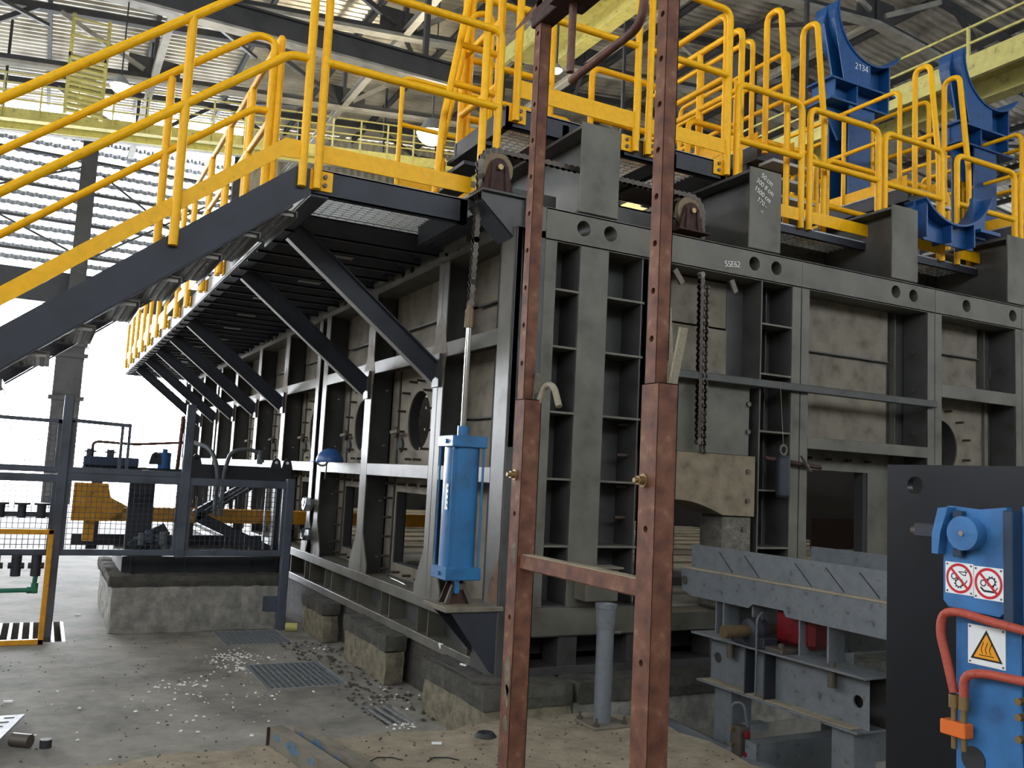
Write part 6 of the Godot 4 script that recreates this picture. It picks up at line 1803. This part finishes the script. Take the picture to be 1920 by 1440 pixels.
	onebox(yg, "upright", M.yellow_beam, 0.125, 0.175, FL, 0.88, -9.765, -9.715, 0.005)
	onebox(yg, "top_bar", M.yellow_beam, -0.8, 0.175, 0.83, 0.88, -9.765, -9.715, 0.005)
	onebox(yg, "bottom_bar", M.yellow_beam, -0.8, 0.175, FL, FL + 0.05, -9.765, -9.715, 0.005)
	var fg := thing("floor_grate", "floor grate of wide flat bars beside the yellow tube guard", "grate", Vector3(0.05, FL, -10.62))
	for i in 7: onebox(fg, "grate_bar", M.galv, -0.23 + i * 0.095, -0.2 + i * 0.095, FL - 0.04, FL, -11.0, -9.85)
	onebox(fg, "frame", M.galv, -0.25, 0.37, FL - 0.05, FL - 0.005, -9.87, -9.85)

func blob(b: B, c: Vector3, r: float, rng: RandomNumberGenerator, flat_k := 0.6) -> void:   # small irregular lump
	var p := []
	for i in 6: p.append(rng.randf_range(0.6, 1.2) * r)
	var q := [Vector3(p[0], 0, 0), Vector3(-p[1], 0, 0), Vector3(0, p[2] * flat_k, 0), Vector3(0, -p[3] * flat_k * 0.4, 0), Vector3(0, 0, p[4]), Vector3(0, 0, -p[5])]
	var t := Basis(Vector3.UP, rng.randf() * TAU)
	for f in [[0, 2, 4], [4, 2, 1], [1, 2, 5], [5, 2, 0], [4, 3, 0], [1, 3, 4], [5, 3, 1], [0, 3, 5]]:
		var a: Vector3 = c + t * q[f[0]]; var d: Vector3 = c + t * q[f[1]]; var e: Vector3 = c + t * q[f[2]]
		var k := (e - a).cross(d - a)
		if k.dot(a + d + e - c * 3) < 0: b.tri(a, e, d)
		else: b.tri(a, d, e)

func over_hole(p: Vector3) -> bool:
	for h in HOLES:
		if p.x > h[0] - 0.01 and p.x < h[1] + 0.01 and p.z > h[2] - 0.01 and p.z < h[3] + 0.01: return true
	return false

func small_things() -> void:
	var b: B
	# floor gratings
	for i in 2:
		var h: Array = HOLES[i]
		var t := thing("floor_grating", ["square steel floor grating next to the concrete plinth", "square steel floor grating in the middle of the floor"][i], "grating", Vector3((h[0] + h[1]) / 2, FL, (h[2] + h[3]) / 2), "square floor gratings")
		b = B.new()
		for q in [[h[0], h[1], h[2], h[2] + 0.012], [h[0], h[1], h[3] - 0.012, h[3]], [h[0], h[0] + 0.012, h[2], h[3]], [h[1] - 0.012, h[1], h[2], h[3]]]: b.box(q[0], q[1], FL - 0.035, FL + 0.003, q[2], q[3])
		part(t, "frame", b, M.galv)
		for k in 13:
			var x := lerpf(h[0] + 0.03, h[1] - 0.03, k / 12.0)
			onebox(t, "bearing_bar", M.grate_steel, x - 0.005, x + 0.005, FL - 0.014, FL + 0.002, h[2], h[3])
		for k in 13:
			var z := lerpf(h[2] + 0.03, h[3] - 0.03, k / 12.0)
			onebox(t, "cross_bar", M.grate_steel, h[0], h[1], FL - 0.01, FL - 0.001, z - 0.005, z + 0.005)
	var d := thing("drain_grate", "open floor drain with three loose flat bars", "grate", Vector3(2.46, FL, -6.47))
	for i in 3: onebar(d, "loose_bar", M.galv, Vector3(2.37 + i * 0.075, FL - 0.01, -6.74), Vector3(2.41 + i * 0.075, FL - 0.012, -6.2), 0.022, 0.01)
	# pipe bollard
	var t := thing("pipe_stand", "grey steel pipe stand with flared top bolted to the sandy slab", "stand", Vector3(3.45, 0, -5.12))
	onebox(t, "base_plate", M.plate_dusty, 3.31, 3.59, 0.0, 0.018, -5.25, -4.99, 0.004)
	b = B.new()
	b.lathe([Vector2(0.058, 0.015), Vector2(0.058, 0.62), Vector2(0.062, 0.64), Vector2(0.07, 0.755), Vector2(0.074, 0.757), Vector2(0.074, 0.785), Vector2(0.06, 0.785), Vector2(0.055, 0.74)], Vector3(3.45, 0, -5.12), Vector3.UP, 26)
	part(t, "pipe", b, M.conveyor)
	for q in [[3.34, -5.02], [3.56, -5.02], [3.34, -5.22], [3.56, -5.22]]:
		b = B.new()
		b.cyl(Vector3(q[0], 0.018, q[1]), Vector3(q[0], 0.035, q[1]), 0.02, 6); b.cyl(Vector3(q[0], 0.03, q[1]), Vector3(q[0], 0.07, q[1]), 0.009, 8)
		part(t, "anchor_bolt", b, M.bolt)
	b = B.new()
	b.cyl(Vector3(3.5, 0.6, -5.09), Vector3(3.54, 0.6, -5.07), 0.014, 8)
	part(t, "side_screw", b, M.bolt)
	# double steel channel lying in the foreground
	t = thing("channel_section", "dusty double steel channel with blue paint remnants lying at bottom", "steel section", Vector3(1.45, 0, -4.9))
	for s in [0.0, 0.14]:
		var a := Vector3(1.34 + s, 0.055, -5.32); var c := Vector3(1.5 + s, 0.055, -4.3)
		b = B.new()
		b.bar(a + Vector3(0, 0.05, 0), c + Vector3(0, 0.05, 0), 0.075, 0.008); b.bar(a - Vector3(0.03, 0, 0), c - Vector3(0.03, 0, 0), 0.008, 0.11); b.bar(a - Vector3(0, 0.05, 0), c - Vector3(0, 0.05, 0), 0.075, 0.008)
		var ch := part(t, "channel", b, M.plate_dusty)
		b = B.new()
		for e in [[0.05, 0.16, 0.03], [0.2, 0.42, 0.045], [0.5, 0.6, 0.025]]:
			var p0: Vector3 = a.lerp(c, e[0]) + Vector3(-0.0345, 0.01, 0); var p1: Vector3 = a.lerp(c, e[1]) + Vector3(-0.0345, 0.01, 0)
			var mid := (p0 + p1) / 2
			b.tri(p0, mid + Vector3(0, e[2], 0), p1); b.tri(p0, p1, mid - Vector3(0, e[2] * 0.8, 0))
		part(ch, "paint_remnant", b, M.old_blue)
	onebox(t, "end_plate", M.rust_dark, 1.29, 1.37, 0.0, 0.1, -5.335, -5.325)
	# hard hat on the lower band
	t = thing("hard_hat", "blue hard hat resting on the pale band of the furnace side", "helmet", Vector3(2.8, 1.66, -9.75))
	b = B.new()
	var o := Vector3(2.83, 1.665, -9.75)
	var n := 20
	for i in n:
		for j in 8:
			var v := []
			var nn := []
			for e in [[i, j], [i + 1, j], [i + 1, j + 1], [i, j + 1]]:
				var th: float = TAU * e[0] / n; var ph: float = PI / 2 * e[1] / 8
				var q := Vector3(cos(th) * cos(ph) * 0.155, sin(ph) * 0.15, sin(th) * cos(ph) * 0.118)
				v.append(o + q); nn.append(Vector3(q.x / 0.024, q.y / 0.0225, q.z / 0.014).normalized())
			b.squad(v[0], v[1], v[2], v[3], nn[0], nn[1], nn[2], nn[3])
	part(t, "shell", b, M.hat_blue)
	b = B.new()
	b.prism([Vector2(-0.14, -0.09), Vector2(-0.2, -0.06), Vector2(-0.21, 0.0), Vector2(-0.2, 0.06), Vector2(-0.14, 0.09), Vector2(-0.1, 0.0)], o + Vector3(0, -0.012, 0), Vector3.RIGHT, Vector3.BACK, Vector3(0, 0.012, 0))
	part(t, "peak", b, M.hat_blue)
	onetube(t, "chin_strap", M.rubber, [o + Vector3(-0.06, 0, 0.1), o + Vector3(-0.07, -0.1, 0.12), o + Vector3(-0.075, -0.19, 0.12)], 0.007, 6)
	onetube(t, "sweat_band", M.jamb, arc([o + Vector3(-0.16, -0.005, 0.05), o + Vector3(-0.14, -0.045, 0.09), o + Vector3(-0.08, -0.045, 0.1), o + Vector3(-0.05, 0.0, 0.1)], 0.03), 0.012, 8)
	# metal rod on the sill, foil parcels taped to a rib, cup on the floor
	t = thing("steel_pin", "shiny steel pin lying on the furnace sill below the window", "rod", Vector3(3.0, 0.6, -7.9))
	onetube(t, "pin", M.chrome, [Vector3(3.02, 0.6, -8.2), Vector3(2.97, 0.6, -7.6)], 0.012, 8)
	onetube(t, "tip", M.bolt, [Vector3(2.97, 0.6, -7.6), Vector3(2.965, 0.6, -7.54)], 0.007, 8)
	for i in 2:
		t = thing("foil_parcel", ["crumpled foil parcel clipped to the furnace rib, upper one", "crumpled foil parcel with a dark pointed tail, lower one"][i], "foil", Vector3(2.87, [1.1, 0.76][i], -10.62))
		rough_block(t, "wrapping", M.foil, 2.8, 2.9, [1.08, 0.74][i], [1.24, 0.88][i], -10.72, -10.5, 20 + i, 0.03)
		if i == 1:
			b = B.new()
			b.prism([Vector2(-10.68, 0.74), Vector2(-10.55, 0.74), Vector2(-10.62, 0.6)], Vector3(2.86, 0, 0), Vector3.BACK, Vector3.UP, Vector3(0.02, 0, 0))
			part(t, "tail", b, M.rubber)
	t = thing("yellow_tin", "small yellow tin lying on its side at the fence foot", "tin", Vector3(2.6, FL, -10.0))
	b = B.new()
	b.lathe([Vector2(0.0, 0), Vector2(0.045, 0), Vector2(0.045, 0.13), Vector2(0.04, 0.13), Vector2(0.04, 0.02)], Vector3(2.53, FL + 0.046, -9.98), Vector3(0.95, 0, 0.3).normalized(), 18)
	part(t, "can", b, M.yellow_crane)
	t = thing("perforated_plank", "galvanised perforated plank lying at the lower edge of the floor", "plank", Vector3(-0.1, FL, -6.7))
	b = B.new()
	b.prism([Vector2(0.06, -6.95), Vector2(-0.1, -6.95), Vector2(-0.45, -6.3), Vector2(-0.1, -6.25)], Vector3(0, FL + 0.05, 0), Vector3.RIGHT, Vector3.BACK, Vector3(0, 0.012, 0))
	var pk := part(t, "plate", b, M.galv)
	for i in 6: onebar(pk, "slot", M.hole, Vector3(0.0 - i * 0.03, FL + 0.0635, -6.88 + i * 0.1), Vector3(-0.06 - i * 0.03, FL + 0.0635, -6.88 + i * 0.1), 0.012, 0.002)
	t = thing("rubber_plug", "small dark round plug on the floor near the plank", "plug", Vector3(0.185, FL, -6.36))
	b = B.new()
	b.cyl(Vector3(0.185, FL, -6.36), Vector3(0.185, FL + 0.05, -6.36), 0.035, 14)
	part(t, "cap", b, M.rubber)
	t = thing("metal_sleeve", "dull dark metal sleeve lying beside the plank", "sleeve", Vector3(0.03, FL, -6.4))
	b = B.new()
	b.cyl(Vector3(0.0, FL + 0.04, -6.45), Vector3(0.1, FL + 0.04, -6.38), 0.04, 14)
	part(t, "sleeve", b, M.bolt)
	t = thing("iron_ring", "dark iron ring lying on the slab by the foundation", "ring", Vector3(2.6, 0, -5.1))
	b = B.new()
	b.lathe([Vector2(0.025, 0.02), Vector2(0.05, 0.025), Vector2(0.07, 0.0), Vector2(0.025, 0.0), Vector2(0.025, 0.02)], Vector3(2.58, 0.002, -5.1), Vector3.UP, 20)
	part(t, "ring", b, M.rubber)
	t = thing("wooden_board", "brown board lying inside the furnace behind the end window", "board", Vector3(12, 0.66, -11))
	onebox(t, "board", M.rust_dark, 11.45, 12.6, 0.66, 1.17, -11.04, -11.0, 0.004)
	# crumbs of white insulation, dark clods and rubble
	var rng := RandomNumberGenerator.new()
	rng.seed = 77
	b = B.new()
	for q in [[1.72, -8.75, 0.22, 90], [1.74, -8.25, 0.2, 70], [1.2, -7.75, 0.2, 36], [1.9, -8.7, 0.3, 30], [2.45, -6.18, 0.1, 40], [1.5, -7.3, 0.6, 40], [1.0, -6.8, 0.9, 30], [2.62, -6.9, 0.25, 24], [2.62, -8.9, 0.12, 16]]:
		for i in q[3]:
			var p := Vector3(q[0] + rng.randfn() * q[2] * 0.5, FL + 0.004, q[1] + rng.randfn() * q[2] * 0.6)
			if not over_hole(p): blob(b, p, rng.randf_range(0.006, 0.022), rng)
	tag(part(self, "insulation_crumbs", b, M.debris), "white crumbs of insulation scattered over the floor", "debris", "", "stuff")
	b = B.new()
	for i in 520:
		var k := rng.randf()
		var p := Vector3(rng.randf_range(2.3, 2.85), FL + 0.006, rng.randf_range(-9.3, -6.2))
		if k > 0.62: p = Vector3(rng.randf_range(-0.3, 2.6), FL + 0.004, rng.randf_range(-10.0, -5.6))
		if not over_hole(p): blob(b, p, rng.randf_range(0.006, 0.03 if k < 0.62 else 0.014), rng)
	tag(part(self, "rubble", b, M.clod), "dark rubble and grit along the foundation blocks", "debris", "", "stuff")
	b = B.new()
	for i in 420:
		var p := Vector3(rng.randf_range(0.3, 3.8), 0.003, rng.randf_range(-5.35, -4.2))
		blob(b, p, rng.randf_range(0.003, 0.012), rng)
	tag(part(self, "grit", b, M.clod), "dark grit strewn over the sandy slab", "debris", "", "stuff")
	for i in 5:
		var q: Array = [[2.2, 0.004, -5.05, 0.4], [2.83, 0.226, -6.05, 1.2], [-0.08, FL + 0.004, -7.55, 0.2], [1.0, FL + 0.004, -10.9, 1.0], [0.5, FL + 0.004, -11.4, 0.1]][i]
		var w: String = ["white cigarette end on the sandy slab before the corner block", "white cigarette end on the sooty top of the corner block", "white scrap on the floor at the picture's edge", "long white scrap on the floor behind the fence post", "thin white scrap farther back on the floor"][i]
		var s := thing("white_scrap", w, "scrap", Vector3(q[0], q[1], q[2]))
		onebar(s, "scrap", M.white, Vector3(q[0], q[1] + 0.006, q[2]), Vector3(q[0] + cos(q[3]) * 0.06, q[1] + 0.006, q[2] + sin(q[3]) * 0.06), 0.016, 0.012)
	for i in 3:
		var q: Array = [[1.75, -4.85], [2.05, -4.75], [0.66, -5.0]][i]
		var s := thing("twig", ["thin bent wire lying on the slab beside the channel section", "short crooked wire on the slab before the rusty post", "tangle of dark wire on the slab edge"][i], "wire", Vector3(q[0], 0, q[1]))
		onetube(s, "wire", M.rubber, [Vector3(q[0], 0.006, q[1]), Vector3(q[0] + 0.06, 0.008, q[1] - 0.05), Vector3(q[0] + 0.14, 0.006, q[1] - 0.03), Vector3(q[0] + 0.18, 0.006, q[1] + 0.03)], 0.004, 6)

func lamps() -> void:
	for q in LAMPS:
		var p: Vector3 = q[0]; var s: float = q[2]
		var t := thing("flood_lamp", q[3], "lamp", p)
		var b := B.new()
		b.lathe([Vector2(0.02, s * 0.5), Vector2(s * 0.2, s * 0.45), Vector2(s * 0.5, 0.0), Vector2(s * 0.52, -0.02)], p, Vector3.UP, 20)
		part(t, "reflector", b, M.galv)
		b = B.new()
		for i in 6:   # glowing bowl below the reflector
			var a0 := PI / 2 * i / 6; var a1 := PI / 2 * (i + 1) / 6
			b.lathe([Vector2(cos(a0) * s * 0.49, -sin(a0) * s * 0.4), Vector2(cos(a1) * s * 0.49, -sin(a1) * s * 0.4)], p, Vector3.UP, 20)
		part(t, "lamp_glass", b, M.lamp_glow)
		onebar(t, "hanger", M.truss, p + Vector3(0, s * 0.45, 0), Vector3(p.x, roof_y(p.x) - 0.2, p.z), 0.03, 0.03)
		var l := OmniLight3D.new()
		l.name = "lamp_light"
		l.light_energy = q[1]; l.light_color = Color(1.0, 0.95, 0.82); l.light_size = s * 0.4
		l.omni_range = 80.0; l.omni_attenuation = 2.0; l.shadow_enabled = true
		t.add_child(l)
		l.global_position = p + Vector3(0, -s * 0.42 - s * 0.42, 0)
